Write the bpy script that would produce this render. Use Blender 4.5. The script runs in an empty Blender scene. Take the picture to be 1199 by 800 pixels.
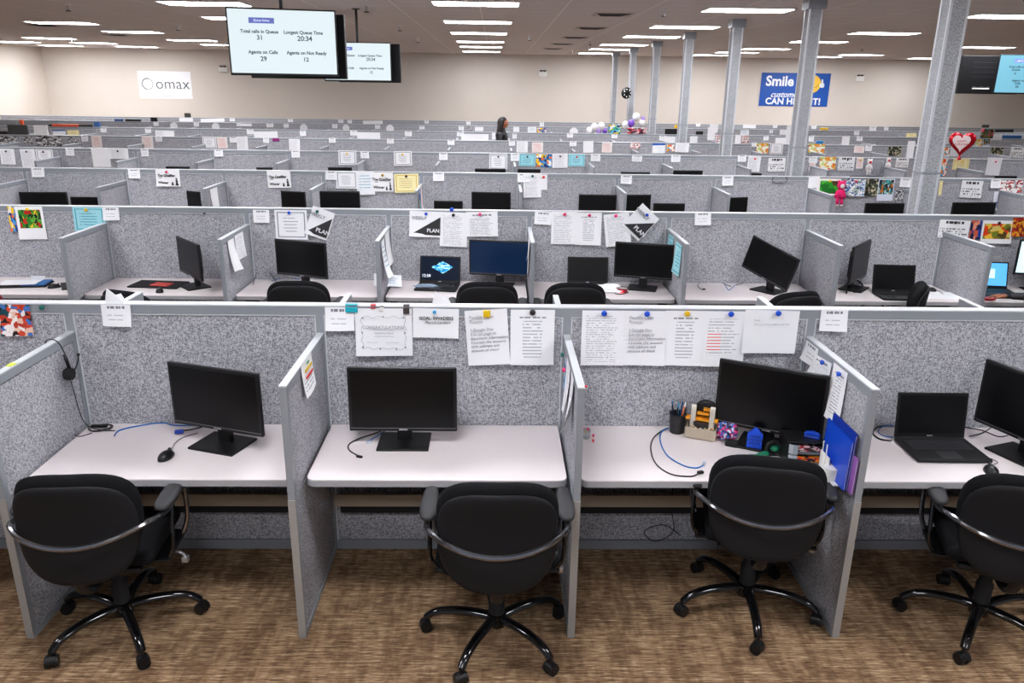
import bpy, bmesh, math, random
from mathutils import Vector, Matrix
random.seed(7)
C = bpy.context.scene.collection
R = math.radians
PI = math.pi

# ------------------------------------------------------------------ camera, world, exposure
F_PX, PITCH, ROLL, YAW = 920.5, 0.3123, 0.0139, 0.0226
CAM = Vector((0.0, -3.7337, 2.3961))
_fw = Vector((math.sin(YAW)*math.cos(PITCH), math.cos(YAW)*math.cos(PITCH), -math.sin(PITCH)))
_r = Vector((math.cos(YAW), -math.sin(YAW), 0)); _u = _r.cross(_fw)
_RT = _r*math.cos(ROLL) + _u*math.sin(ROLL)
_UP = _u*math.cos(ROLL) - _r*math.sin(ROLL)
cd = bpy.data.cameras.new('camera'); cam = bpy.data.objects.new('camera', cd); C.objects.link(cam)
cd.sensor_width = 36; cd.lens = F_PX/1199*36; cd.clip_end = 200
m = Matrix((_RT, _UP, -_fw)).transposed().to_4x4(); m.translation = CAM; cam.matrix_world = m
bpy.context.scene.camera = cam
W = bpy.data.worlds.new('world'); bpy.context.scene.world = W; W.use_nodes = True
W.node_tree.nodes['Background'].inputs[0].default_value = (0.80, 0.86, 1.0, 1)
W.node_tree.nodes['Background'].inputs[1].default_value = 0.38
vs = bpy.context.scene.view_settings
vs.view_transform = 'Standard'; vs.look = 'None'; vs.gamma = 1; vs.use_curve_mapping = False; vs.exposure = 0.0
LAMP = 34.0

def ray(x, y): return _fw*F_PX + _RT*(x-599.5) - _UP*(y-400)
def atY(x, y, Y): d = ray(x, y); return CAM + d*((Y-CAM.y)/d.y)
def atZ(x, y, Z): d = ray(x, y); return CAM + d*((Z-CAM.z)/d.z)
def atX(x, y, X): d = ray(x, y); return CAM + d*((X-CAM.x)/d.x)
def proj(P):
    d = Vector(P)-CAM; z = d.dot(_fw); return 599.5+F_PX*d.dot(_RT)/z, 400-F_PX*d.dot(_UP)/z

# ------------------------------------------------------------------ materials
def srgb(c):
    return tuple(((v/255)/12.92 if v/255 <= .04045 else ((v/255+.055)/1.055)**2.4) for v in c) + (1,)
MATS = {}
def mat(name, col, rough=.5, metal=0, spec=.5, emit=None, es=0, noise=0, nscale=60, bump=0, trans=0, coat=0):
    if name in MATS: return MATS[name]
    M = bpy.data.materials.new(name); M.use_nodes = True; nt = M.node_tree; b = nt.nodes['Principled BSDF']
    c = srgb(col); b.inputs['Base Color'].default_value = c
    b.inputs['Roughness'].default_value = rough; b.inputs['Metallic'].default_value = metal
    b.inputs['Specular IOR Level'].default_value = spec
    if trans: b.inputs['Transmission Weight'].default_value = trans
    if coat: b.inputs['Coat Weight'].default_value = coat
    if emit: b.inputs['Emission Color'].default_value = srgb(emit); b.inputs['Emission Strength'].default_value = es
    tc = nt.nodes.new('ShaderNodeTexCoord'); n = nt.nodes.new('ShaderNodeTexNoise')
    n.inputs['Scale'].default_value = nscale; n.inputs['Detail'].default_value = 3
    nt.links.new(tc.outputs['Object'], n.inputs['Vector'])
    mx = nt.nodes.new('ShaderNodeMix'); mx.data_type = 'RGBA'
    k = noise or .04
    mx.inputs[6].default_value = tuple(max(0, v*(1-k)) for v in c[:3])+(1,)
    mx.inputs[7].default_value = tuple(min(1, v*(1+k)) for v in c[:3])+(1,)
    nt.links.new(n.outputs['Fac'], mx.inputs[0]); nt.links.new(mx.outputs[2], b.inputs['Base Color'])
    if bump:
        bp = nt.nodes.new('ShaderNodeBump'); bp.inputs['Strength'].default_value = bump; bp.inputs['Distance'].default_value = .002
        nt.links.new(n.outputs['Fac'], bp.inputs['Height']); nt.links.new(bp.outputs[0], b.inputs['Normal'])
    MATS[name] = M; return M
class NT:
    """small node helper"""
    def __init__(s, name):
        s.M = bpy.data.materials.new(name); s.M.use_nodes = True; s.t = s.M.node_tree
        s.b = s.t.nodes['Principled BSDF']; MATS[name] = s.M
        s.tc = s.t.nodes.new('ShaderNodeTexCoord')
    def link(s, a, b): s.t.links.new(a, b)
    def math(s, op, a, b=None, c=None, clamp=False):
        n = s.t.nodes.new('ShaderNodeMath'); n.operation = op; n.use_clamp = clamp
        for i, v in enumerate((a, b, c)):
            if v is None: continue
            if isinstance(v, (int, float)): n.inputs[i].default_value = v
            else: s.link(v, n.inputs[i])
        return n.outputs[0]
    def sep(s, v):
        n = s.t.nodes.new('ShaderNodeSeparateXYZ'); s.link(v, n.inputs[0]); return n.outputs
    def comb(s, x, y, z=0):
        n = s.t.nodes.new('ShaderNodeCombineXYZ')
        for i, v in enumerate((x, y, z)):
            if isinstance(v, (int, float)): n.inputs[i].default_value = v
            else: s.link(v, n.inputs[i])
        return n.outputs[0]
    def scale(s, v, xyz):
        n = s.t.nodes.new('ShaderNodeVectorMath'); n.operation = 'MULTIPLY'; s.link(v, n.inputs[0]); n.inputs[1].default_value = xyz; return n.outputs[0]
    def noise(s, v, scale=1, detail=2, rough=.5):
        n = s.t.nodes.new('ShaderNodeTexNoise'); s.link(v, n.inputs['Vector']); n.inputs['Scale'].default_value = scale
        n.inputs['Detail'].default_value = detail; n.inputs['Roughness'].default_value = rough; return n.outputs['Fac']
    def vor(s, v, scale=1):
        n = s.t.nodes.new('ShaderNodeTexVoronoi'); s.link(v, n.inputs['Vector']); n.inputs['Scale'].default_value = scale; return n
    def mix(s, f, a, b):
        n = s.t.nodes.new('ShaderNodeMix'); n.data_type = 'RGBA'
        for i, v in ((0, f), (6, a), (7, b)):
            if isinstance(v, (int, float)): n.inputs[i].default_value = v
            elif isinstance(v, tuple): n.inputs[i].default_value = v
            else: s.link(v, n.inputs[i])
        return n.outputs[2]
    def ramp(s, f, stops, const=False):
        n = s.t.nodes.new('ShaderNodeValToRGB'); s.link(f, n.inputs[0]); cr = n.color_ramp
        if const: cr.interpolation = 'CONSTANT'
        while len(cr.elements) < len(stops): cr.elements.new(.5)
        for e, (p, c) in zip(cr.elements, stops): e.position = p; e.color = c
        return n.outputs[0]
    def bump(s, h, st, d=.002):
        n = s.t.nodes.new('ShaderNodeBump'); n.inputs['Strength'].default_value = st; n.inputs['Distance'].default_value = d
        s.link(h, n.inputs['Height']); s.link(n.outputs[0], s.b.inputs['Normal'])
    def out(s, col, rough=.6, spec=.3):
        s.link(col, s.b.inputs['Base Color']); s.b.inputs['Roughness'].default_value = rough; s.b.inputs['Specular IOR Level'].default_value = spec
        return s.M

def fabric_mat(name, lo, mid, hi):
    n = NT(name); o = n.tc.outputs['Object']
    # woven dashes: threads across and threads up
    a = n.noise(n.scale(o, (70, 70, 330)), 1, 1.5); b = n.noise(n.scale(o, (330, 330, 70)), 1, 1.5)
    big = n.noise(o, 9, 2)
    c = n.math('MAXIMUM', a, b); d = n.math('MINIMUM', a, b)
    v = n.math('ADD', n.math('MULTIPLY', n.math('SUBTRACT', c, .56), 2.6), n.math('MULTIPLY', n.math('SUBTRACT', d, .44), 3.4))
    v = n.math('ADD', n.math('ADD', v, .5), n.math('MULTIPLY', n.math('SUBTRACT', big, .5), .25), clamp=True)
    col = n.ramp(v, [(0, srgb(lo)), (.5, srgb(mid)), (1, srgb(hi))])
    n.bump(v, .25, .001); return n.out(col, .95, .1)
FAB = fabric_mat('panel_fabric', (118, 118, 124), (168, 168, 174), (200, 200, 207))
FAB2 = fabric_mat('column_fabric', (120, 122, 126), (165, 167, 171), (196, 198, 202))
TRIM = mat('trim_grey', (148, 153, 160), .42, .15, noise=.05)
TRIM2 = mat('trim_pale', (204, 207, 212), .38, .1, noise=.04)
TRIM_T = mat('trim_taupe', (158, 155, 151), .5, .1, noise=.05)
LAM = mat('desk_laminate', (226, 217, 218), .42, 0, .35, noise=.02, nscale=120)
EDGE = mat('desk_edge', (168, 168, 172), .5, noise=.04)
BEIGE = mat('tray_beige', (150, 138, 122), .6, noise=.06)
BLK = mat('black_plastic', (18, 18, 20), .4, 0, .4, noise=.1)
BLKM = mat('black_matte', (30, 30, 32), .7, 0, .3, noise=.12, nscale=300, bump=.1)
CHF = mat('chair_fabric', (21, 21, 24), .9, 0, .15, noise=.25, nscale=500, bump=.4)
CHS = mat('chair_shell', (24, 24, 27), .62, 0, .22, noise=.15, nscale=400, bump=.2)
CHB = mat('chair_black_gloss', (24, 24, 26), .14, .6, .7, coat=.6)
CHR = mat('dark_chrome', (90, 90, 94), .16, .9, .6)
SILV = mat('silver', (190, 190, 194), .3, .8)
SCRN = mat('screen_black', (7, 7, 9), .32, 0, .28, noise=.05)
LKEY = mat('keys', (42, 42, 46), .5, noise=.1)
RED_F = mat('red_fabric', (120, 20, 28), .8, noise=.1)
WHITE = mat('white_plastic', (236, 235, 230), .45)
PAPER = mat('paper_white', (244, 244, 247), .8, 0, .2, noise=.012)
INK = mat('ink_black', (28, 28, 32), .7)
INKG = mat('ink_grey', (138, 138, 146), .7)
BLUE = mat('blue_plastic', (14, 72, 200), .35)
CBLUE = mat('cable_blue', (30, 108, 186), .45)
COLS = dict(blue=(18, 78, 205), yellow=(240, 196, 20), black=(40, 34, 36), red=(215, 30, 45), pink=(226, 40, 110), green=(10, 100, 92),
            teal=(20, 178, 200), white=(235, 235, 238), sky=(40, 160, 215), gold=(190, 150, 40))
def pinmat(c): return mat('pin_'+c, COLS[c], .35, 0, .5)

def carpet():
    n = NT('carpet'); o = n.tc.outputs['Object']
    fine = n.noise(n.scale(o, (17, 230, 1)), 1, 2.5, .6); fine2 = n.noise(n.scale(o, (5, 80, 1)), 1, 2, .5)
    # tiles half a metre wide with brushed patches running the other way
    patch = n.noise(n.scale(o, (30, 9, 1)), 1, 2, .5); patch2 = n.noise(n.scale(o, (9, 3.0, 1)), 1, 1)
    v = n.math('ADD', n.math('MULTIPLY', fine, .62), n.math('MULTIPLY', fine2, .38))
    base = n.ramp(v, [(.34, srgb((84, 62, 46))), (.46, srgb((130, 102, 77))), (.54, srgb((158, 129, 99))), (.64, srgb((200, 176, 144)))])
    dk = n.ramp(n.math('MULTIPLY', n.math('ADD', patch, patch2), .5), [(.44, (1, 1, 1, 1)), (.58, (.52, .48, .46, 1))])
    mx = n.t.nodes.new('ShaderNodeMix'); mx.data_type = 'RGBA'; mx.blend_type = 'MULTIPLY'; mx.inputs[0].default_value = .75
    n.link(base, mx.inputs[6]); n.link(dk, mx.inputs[7]); n.bump(v, .5, .004)
    return n.out(mx.outputs[2], .95, .1)
def ceiling_mat():
    n = NT('ceiling_tile'); o = n.tc.outputs['Object']; s = n.sep(o)
    fx = n.math('FRACT', n.math('MULTIPLY', n.math('ADD', s[0], 100.3), 1/1.22)); fy = n.math('FRACT', n.math('MULTIPLY', n.math('ADD', s[1], 100.0), 1/.61))
    ln = n.math('MAXIMUM', n.math('LESS_THAN', fx, .016), n.math('LESS_THAN', fy, .03))
    sp = n.noise(n.scale(o, (30, 90, 30)), 1, 3)
    til = n.mix(sp, srgb((196, 190, 190)), srgb((218, 213, 212)))
    return n.out(n.mix(ln, til, srgb((236, 232, 231))), .85, .2)
def wall_mat():
    n = NT('wall_paint'); v = n.noise(n.tc.outputs['Object'], 1.2, 3)
    return n.out(n.mix(v, srgb((214, 205, 195)), srgb((221, 212, 203))), .7, .25)

def print_mat(name, paper=(244, 244, 247), ink=(90, 90, 98), n=14, fill=.5, mx=(.1, .9), my=(.06, .92), word=16, title=0, hi=None, border=None, thick=.42, thr=.42, tcol=(130, 130, 138)):
    """printed page: rows of broken marks inside margins"""
    if name in MATS: return MATS[name]
    k = NT(name); uv = k.sep(k.tc.outputs['UV']); u, v = uv[0], uv[1]
    rows = k.math('MULTIPLY', v, n); ri = k.math('FLOOR', rows); rf = k.math('FRACT', rows)
    band = k.math('LESS_THAN', k.math('ABSOLUTE', k.math('SUBTRACT', rf, .5)), thick/2)
    wd = k.math('GREATER_THAN', k.noise(k.comb(k.math('MULTIPLY', u, word), k.math('MULTIPLY', ri, 7.31)), 1, 1.5), thr)
    rnd = k.noise(k.comb(k.math('MULTIPLY', ri, 3.7), .5), 1, 0)
    rend = k.math('LESS_THAN', u, k.math('ADD', mx[1]-.35*(1-fill), k.math('MULTIPLY', k.math('SUBTRACT', rnd, .5), .9*(1-fill))))
    ins = k.math('MULTIPLY', k.math('GREATER_THAN', u, mx[0]), rend)
    ins = k.math('MULTIPLY', ins, k.math('MULTIPLY', k.math('GREATER_THAN', v, my[0]), k.math('LESS_THAN', v, my[1])))
    f = k.math('MULTIPLY', k.math('MULTIPLY', k.math('MULTIPLY', band, wd), ins), .8)
    col = k.mix(f, srgb(paper), srgb(ink))
    if hi:
        h = k.math('MULTIPLY', k.math('MULTIPLY', band, ins), k.math('GREATER_THAN', k.noise(k.comb(k.math('MULTIPLY', ri, 5.1), 2.5), 1, 0), .56))
        h = k.math('MULTIPLY', h, k.math('LESS_THAN', u, .42)); col = k.mix(h, col, srgb(hi))
    if title:
        t = k.math('MULTIPLY', k.math('LESS_THAN', k.math('ABSOLUTE', k.math('SUBTRACT', v, .86)), title), k.math('LESS_THAN', k.math('ABSOLUTE', k.math('SUBTRACT', u, .5)), .3))
        t = k.math('MULTIPLY', t, k.math('GREATER_THAN', k.noise(k.comb(k.math('MULTIPLY', u, 22), .2), 1, 1), .42)); col = k.mix(t, col, srgb(tcol))
    if border:
        e = k.math('MAXIMUM', k.math('ABSOLUTE', k.math('SUBTRACT', u, .5)), k.math('ABSOLUTE', k.math('SUBTRACT', v, .5)))
        col = k.mix(k.math('MULTIPLY', k.math('GREATER_THAN', e, .40), k.math('LESS_THAN', e, .43)), col, srgb(border))
    return k.out(col, .8, .2)
def pic_mat(name, pal, scale=5, base=None, box=None, seed=0., coord='UV'):
    """printed picture: patches of the given colours"""
    if name in MATS: return MATS[name]
    k = NT(name); uvv = k.tc.outputs[coord]; uv = k.sep(uvv); u, v = uv[0], uv[1 if coord == 'UV' else 2]
    w = k.comb(k.math('ADD', k.math('ADD', u, seed), k.math('MULTIPLY', k.noise(uvv, 4, 2), .4)), k.math('ADD', v, k.math('MULTIPLY', k.noise(uvv, 5, 2), .3)))
    vo = k.vor(w, scale); g = k.sep(vo.outputs['Color'])[0]
    st = [(i/len(pal), srgb(c)) for i, c in enumerate(pal)]
    col = k.ramp(g, st, True)
    if base:
        x0, x1, y0, y1 = box
        ins = k.math('MULTIPLY', k.math('MULTIPLY', k.math('GREATER_THAN', u, x0), k.math('LESS_THAN', u, x1)), k.math('MULTIPLY', k.math('GREATER_THAN', v, y0), k.math('LESS_THAN', v, y1)))
        col = k.mix(ins, srgb(base), col)
    return k.out(col, .5, .3)

# ------------------------------------------------------------------ mesh helpers
class MB:
    def __init__(s): s.bm = bmesh.new()
    def box(s, x0, x1, y0, y1, z0, z1, mat4=None, bev=0):
        b = bmesh.new(); bmesh.ops.create_cube(b, size=1)
        for v in b.verts: v.co = Vector(((v.co.x+.5)*(x1-x0)+x0, (v.co.y+.5)*(y1-y0)+y0, (v.co.z+.5)*(z1-z0)+z0))
        if bev: bmesh.ops.bevel(b, geom=b.edges[:], offset=bev, segments=2, affect='EDGES', profile=.5)
        s.merge(b, mat4); return s
    def merge(s, b, mat4=None):
        if mat4 is not None: bmesh.ops.transform(b, matrix=mat4, verts=b.verts[:])
        me = bpy.data.meshes.new('t'); b.to_mesh(me); b.free(); s.bm.from_mesh(me); bpy.data.meshes.remove(me)
    def cyl(s, p0, p1, r0, r1=None, n=14, cap=True):
        r1 = r0 if r1 is None else r1; p0, p1 = Vector(p0), Vector(p1); d = p1-p0
        b = bmesh.new(); bmesh.ops.create_cone(b, cap_ends=cap, segments=n, radius1=r0, radius2=max(r1, 1e-5), depth=d.length)
        s.merge(b, Matrix.Translation((p0+p1)/2) @ d.to_track_quat('Z', 'Y').to_matrix().to_4x4()); return s
    def sph(s, c, r, sc=(1, 1, 1), n=12, mat4=None):
        b = bmesh.new(); bmesh.ops.create_uvsphere(b, u_segments=n*2, v_segments=n, radius=r)
        M = Matrix.Translation(c) @ Matrix.Diagonal((*sc, 1))
        s.merge(b, M if mat4 is None else mat4 @ M); return s
    def tube(s, pts, r, n=8, closed=False, flat=None):
        pts = smooth(pts, 6 if len(pts) < 12 else 3, closed); N = len(pts); rings = []
        rad = r if isinstance(r, (list, tuple)) else None; up = Vector((0, 0, 1)); prev = None
        for i, p in enumerate(pts):
            a = pts[(i-1) % N] if (i or closed) else p; b = pts[(i+1) % N] if (i < N-1 or closed) else p
            t = (b-a).normalized()
            if prev is None: x = t.cross(up); x = x if x.length > .05 else t.cross(Vector((1, 0, 0)))
            else: x = prev - t*prev.dot(t)
            x.normalize(); prev = x; y = t.cross(x)
            rr = (rad[0]+(rad[1]-rad[0])*i/(N-1)) if rad else r
            fy = flat or 1
            rings.append([s.bm.verts.new(p + x*rr*math.cos(2*PI*k/n) + y*rr*fy*math.sin(2*PI*k/n)) for k in range(n)])
        for i in range(N if closed else N-1):
            A, B = rings[i], rings[(i+1) % N]
            for k in range(n): s.bm.faces.new((A[k], A[(k+1) % n], B[(k+1) % n], B[k]))
        if not closed: s.bm.faces.new(rings[0][::-1]); s.bm.faces.new(rings[-1])
        return s
    def prism(s, pts, axis, a, b, bev=0):
        """extrude the 2-D outline between a and b along axis"""
        q = bmesh.new()
        f = {'x': lambda p, t: (t, p[0], p[1]), 'y': lambda p, t: (p[0], t, p[1]), 'z': lambda p, t: (p[0], p[1], t)}[axis]
        lo = [q.verts.new(f(p, a)) for p in pts]; hi = [q.verts.new(f(p, b)) for p in pts]; n = len(pts)
        q.faces.new(lo[::-1]); q.faces.new(hi)
        for i in range(n): q.faces.new((lo[i], lo[(i+1) % n], hi[(i+1) % n], hi[i]))
        bmesh.ops.recalc_face_normals(q, faces=q.faces[:])
        if bev: bmesh.ops.bevel(q, geom=q.edges[:], offset=bev, segments=2, affect='EDGES', profile=.5)
        s.merge(q); return s
    def lathe(s, prof, c=(0, 0, 0), n=20):
        rings = []
        for r, z in prof: rings.append([s.bm.verts.new((c[0]+r*math.cos(2*PI*k/n), c[1]+r*math.sin(2*PI*k/n), c[2]+z)) for k in range(n)])
        for A, B in zip(rings, rings[1:]):
            for k in range(n): s.bm.faces.new((A[k], A[(k+1) % n], B[(k+1) % n], B[k]))
        s.bm.faces.new(rings[0][::-1]); s.bm.faces.new(rings[-1]); return s
    def build(s, name, material, parent=None, smooth_=False, loc=None, rot=None, kind=None):
        bmesh.ops.recalc_face_normals(s.bm, faces=s.bm.faces[:])
        me = bpy.data.meshes.new(name); s.bm.to_mesh(me); s.bm.free(); me.materials.append(material)
        if smooth_:
            for p in me.polygons: p.use_smooth = True
            if smooth_ != 'all':
                me.set_sharp_from_angle(angle=R(40))
        o = bpy.data.objects.new(name, me); C.objects.link(o)
        if parent: o.parent = parent
        if loc is not None: o.location = loc
        if rot is not None: o.rotation_euler = rot
        if kind: o['kind'] = kind
        return o
def smooth(pts, k, closed=False):
    P = [Vector(p) for p in pts]; n = len(P)
    if n < 3: return P
    out = []
    rng = range(n if closed else n-1)
    for i in rng:
        p0 = P[(i-1) % n] if (closed or i > 0) else P[0]; p1 = P[i]; p2 = P[(i+1) % n]; p3 = P[(i+2) % n] if (closed or i+2 < n) else P[-1]
        for j in range(k):
            t = j/k
            out.append(.5*((2*p1)+(p2-p0)*t+(2*p0-5*p1+4*p2-p3)*t*t+(3*p1-p0-3*p2+p3)*t**3))
    if not closed: out.append(P[-1])
    return out
def tag(o, label=None, cat=None, group=None, kind=None):
    if label: o['label'] = label
    if cat: o['category'] = cat
    if group: o['group'] = group
    if kind: o['kind'] = kind
    return o
def empty(name, label, cat, loc=(0, 0, 0), rz=0, group=None):
    o = bpy.data.objects.new(name, None); o.empty_display_size = .1; C.objects.link(o)
    o.location = loc; o.rotation_euler = (0, 0, rz); return tag(o, label, cat, group)
KIDS = {}
def copy_tree(o, parent=None):
    c = o.copy(); C.objects.link(c)
    if parent: c.parent = parent
    for ch in [x for x in bpy.data.objects if x.parent == o] if o.name not in KIDS else KIDS[o.name]: copy_tree(ch, c)
    return c
def freeze(o):
    ks = [x for x in bpy.data.objects if x.parent == o]; KIDS[o.name] = ks
    for k in ks: freeze(k)
    return o
def text(s, size, material, name='lettering', parent=None, M=None, align='CENTER', ext=.0004, bold=0, spacing=1, shear=0, lines=1):
    cu = bpy.data.curves.new('tx', 'FONT'); cu.body = s; cu.size = size; cu.align_x = align; cu.align_y = 'CENTER'; cu.extrude = ext
    cu.offset = bold; cu.space_character = spacing; cu.shear = shear; cu.space_line = lines; cu.resolution_u = 3
    t = bpy.data.objects.new('tx', cu); C.objects.link(t)
    bpy.context.view_layer.update()
    me = bpy.data.meshes.new_from_object(t.evaluated_get(bpy.context.evaluated_depsgraph_get()))
    bpy.data.objects.remove(t); bpy.data.curves.remove(cu)
    me.name = name
    # stand the letters up: x right, z up, facing -y
    me.transform(Matrix.Rotation(PI/2, 4, 'X'))
    if M is not None: me.transform(M)
    me.materials.clear(); me.materials.append(material)
    o = bpy.data.objects.new(name, me); C.objects.link(o)
    if parent: o.parent = parent
    return o
T = Matrix.Translation
ORD = 'first second third fourth fifth sixth seventh eighth ninth tenth eleventh twelfth thirteenth fourteenth fifteenth sixteenth seventeenth eighteenth nineteenth twentieth'.split()
def nth(i):
    if i < 20: return ORD[i]
    tens = {2: 'twenty', 3: 'thirty', 4: 'forty'}[(i+1)//10]; k = (i+1) % 10
    return tens+'-'+ORD[k-1] if k else {'twenty': 'twentieth', 'thirty': 'thirtieth', 'forty': 'fortieth'}[tens]

# ------------------------------------------------------------------ grid of the place
S = 3.178; ZS = 1.37; ZT = 1.23; DZ = .735; LF = .73; TH = .055
def gx(row, i): return (-.8640+1.2205*i) if row == 0 else (.295+1.236*i)
def gi(row): return gx(row, 1)-gx(row, 0)
# ------------------------------------------------------------------ the room
H = 3.5; YB = 25.2; XL = -15.6; XR = 20.5; YN = -7.0
MB().box(XL, XR, YN, YB, -.1, 0).build('floor', carpet(), kind='structure')
MB().box(XL-.2, XR+.2, YN, YB+.2, H, H+.12).build('ceiling', ceiling_mat(), kind='structure')
WM = wall_mat()
MB().box(XL-.15, XR+.15, YB, YB+.15, 0, H).build('wall_back', WM, kind='structure')
MB().box(XL-.15, XL, YN, YB, 0, H).build('wall_left', WM, kind='structure')
MB().box(XR, XR+.15, YN, YB, 0, H).build('wall_right', WM, kind='structure')
MB().box(XL, XR, YB-.015, YB, 0, .1).build('baseboard_back', BLKM, kind='structure')
MB().box(XL, XL+.015, YN, YB-.02, 0, .1).build('baseboard_left', BLKM, kind='structure')

# ceiling lights
def make_light():
    t = empty('ceiling_light', 'x', 'ceiling light', (0, 0, 0))
    f = MB(); w, d = 1.22, .61
    for a in ((-w/2, w/2, -d/2, -d/2+.025), (-w/2, w/2, d/2-.025, d/2), (-w/2, -w/2+.025, -d/2+.025, d/2-.025), (w/2-.025, w/2, -d/2+.025, d/2-.025)): f.box(*a, -.018, 0)
    f.build('frame', WHITE, t)
    em = mat('diffuser', (255, 252, 246), .6, emit=(248, 250, 255), es=LAMP)
    MB().box(-w/2+.026, w/2-.026, -d/2+.026, d/2-.026, -.016, -.002).build('diffuser', em, t)
    return freeze(t)
L0 = make_light(); first = [L0]
def light(x, y, label, group='ceiling lights'):
    o = first.pop() if first else copy_tree(L0); o.location = (x, y, H); return tag(o, label, 'ceiling light', group)
LP = {'middle': [(505.5, 609, 8.0), (520, 599, 11.2), (527.5, 594, 14.2), (535, 590, 17.5), (538.5, 588, 20.1), (542, 585.7, 23.2)],
  'left': [(187, 293, 8.6), (26, 120, 13.0), (118, 193, 15.6), (194, 256, 18.9), (26, 90, 18.9), (0, 38, 21.3), (82, 137, 21.3), (232, 290, 21.3), (46, 97, 23.4), (136, 184, 23.4)],
  'right': [(819, 931, 8.3), (760, 843, 11.6), (728, 798, 14.5), (702, 759, 17.9), (690, 740, 20.4), (676, 722, 23.2)],
  'far right': [(1130, 1235, 8.6), (991, 1079, 12.4), (922, 995, 15.4), (1124, 1184, 16.6), (869, 924, 18.9), (838, 888, 21.2), (981, 1035, 21.6), (813, 852, 23.3), (940, 983, 23.4), (1061, 1115, 23.4)]}
for part_, L in LP.items():
    for q_, (a_, b_, Y_) in enumerate(L):
        c_ = (a_+b_)/2; y0_ = 60
        for it_ in range(8): y0_ = proj((atY(c_, y0_, Y_).x, Y_, H))[1]
        light(atY(c_, y0_, Y_).x, Y_, f'glowing ceiling light, {nth(q_)} nearest of the {part_} lights')
for x, y in ((-4.5, 11.2), (-4.6, 14.2), (-9.0, 8.0), (-13.4, 8.0), (11.2, 8.0), (15.5, 11.2), (15.5, 17.3)): light(x, y, 'glowing ceiling light hidden behind a television, column or the picture edge', 'lights out of sight')
for y in (-4.4, -1.7, 1.5, 4.8):
    for x in (-8.75, -4.4, -.6, 3.2, 7.2)[0 if y > 4 else 1:5 if y > 4 else 4]:
        if y < -4 and abs(x) > 4: continue
        if y < -4 and abs(x) > 5: continue
        light(x, y, 'bright ceiling light above the near desks beyond the upper edge', 'ceiling lights over the near desks')

# ------------------------------------------------------------------ partitions
def make_panel(w):
    t = empty('partition_panel', 'x', 'partition')
    f = MB(); g = .012
    f.box(g*0, w, 0, TH, ZS-.048, ZS-.008); f.box(0, w, 0, TH, 0, .055)
    f.box(0, .02, 0, TH, .055, ZS-.048); f.box(w-.02, w, 0, TH, .055, ZS-.048)
    f.box(.02, w-.02, .004, TH-.004, DZ-.045, DZ-.03)
    f.build('frame', TRIM, t)
    MB().box(0, w, -.003, TH+.003, ZS-.008, ZS, bev=.002).build('top_cap', TRIM2, t)
    MB().box(.024, w-.024, .004, TH-.004, DZ-.028, ZS-.052, bev=.003).build('upper_fabric_tile', FAB, t)
    MB().box(.024, w-.024, .004, TH-.004, .058, DZ-.047, bev=.003).build('lower_fabric_tile', FAB, t)
    f = MB(); b = .005
    f.box(.020, w-.020, -.002, .004, ZS-.056, ZS-.050); f.box(.020, .026, -.002, .004, .06, ZS-.056); f.box(w-.026, w-.020, -.002, .004, .06, ZS-.056)
    f.build('trim_bead', TRIM2, t)
    return freeze(t)
def make_divider():
    """a side screen running from y=0 towards -y"""
    t = empty('divider_panel', 'x', 'divider')
    h = .0155; f = MB()
    f.box(-h, h, -LF, 0, ZT-.045, ZT-.008); f.box(-h, h, -LF, -LF+.03, 0, ZT-.045); f.box(-h, h, -.02, 0, 0, ZT-.045)
    f.box(-h, h, -LF+.03, -.02, .0, .03); f.box(-h+.003, h-.003, -LF+.03, -.02, DZ-.05, DZ-.035)
    f.build('frame', TRIM, t)
    MB().box(-h-.001, h+.001, -LF-.002, 0, ZT-.008, ZT, bev=.002).build('top_cap', TRIM2, t)
    MB().box(-h-.001, h+.001, -LF-.004, -LF, .012, DZ-.03).build('post_cover', TRIM_T, t)
    MB().box(-h+.004, h-.004, -LF+.034, -.024, DZ-.032, ZT-.05, bev=.003).build('upper_fabric_tile', FAB, t)
    MB().box(-h+.004, h-.004, -LF+.034, -.024, .034, DZ-.053, bev=.003).build('lower_fabric_tile', FAB, t)
    return freeze(t)
def make_desk(w):
    t = empty('desk', 'x', 'desk'); d = .60; r = .04; o = .0
    def outline(e):
        p = [(.0-e+.03, 0), (w+e-.03, 0)]
        for k in range(7): a = k/6*PI/2; p.append((w-.03+e-r+r*math.cos(a), -d-e+r-r*math.sin(a)))
        for k in range(7): a = PI/2+k/6*PI/2; p.append((.03-e+r+r*math.cos(a), -d-e+r-r*math.sin(a)))
        return p
    MB().prism(outline(0)[::-1], 'z', DZ-.006, DZ, bev=.0015).build('worktop', LAM, t)
    MB().prism(outline(.001)[::-1], 'z', DZ-.034, DZ-.006).build('edge_band', EDGE, t)
    MB().box(.05, w-.05, -.15, -.14, .345, .41).box(.05, w-.05, -.14, -.02, .345, .353).build('cable_tray', BEIGE, t)
    MB().box(.06, w-.06, -.07, -.006, .26, .343, bev=.004).build('tray_shade_strip', BLKM, t)  # black box put in for the band of shade below the tray
    for x in (.04, w-.055): MB().prism([(-.02, DZ-.034), (-.5, DZ-.034), (-.5, DZ-.05), (-.06, .50), (-.02, .5)], 'x', x, x+.012).build('bracket', BLKM, t)
    return freeze(t)
rowname = ['nearest', 'second', 'third', 'fourth', 'fifth', 'sixth', 'seventh', 'farthest']
visx = {}
def seen_range(row):
    Y = row*S; out = []
    for i in range(-22, 24):
        a = proj((gx(row, i), Y, ZS))[0]; b = proj((gx(row, i+1), Y, ZS))[0]
        if b > 2 and a < 1197 and gx(row, i) > XL and gx(row, i+1) < XR: out.append(i)
    return out
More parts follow.
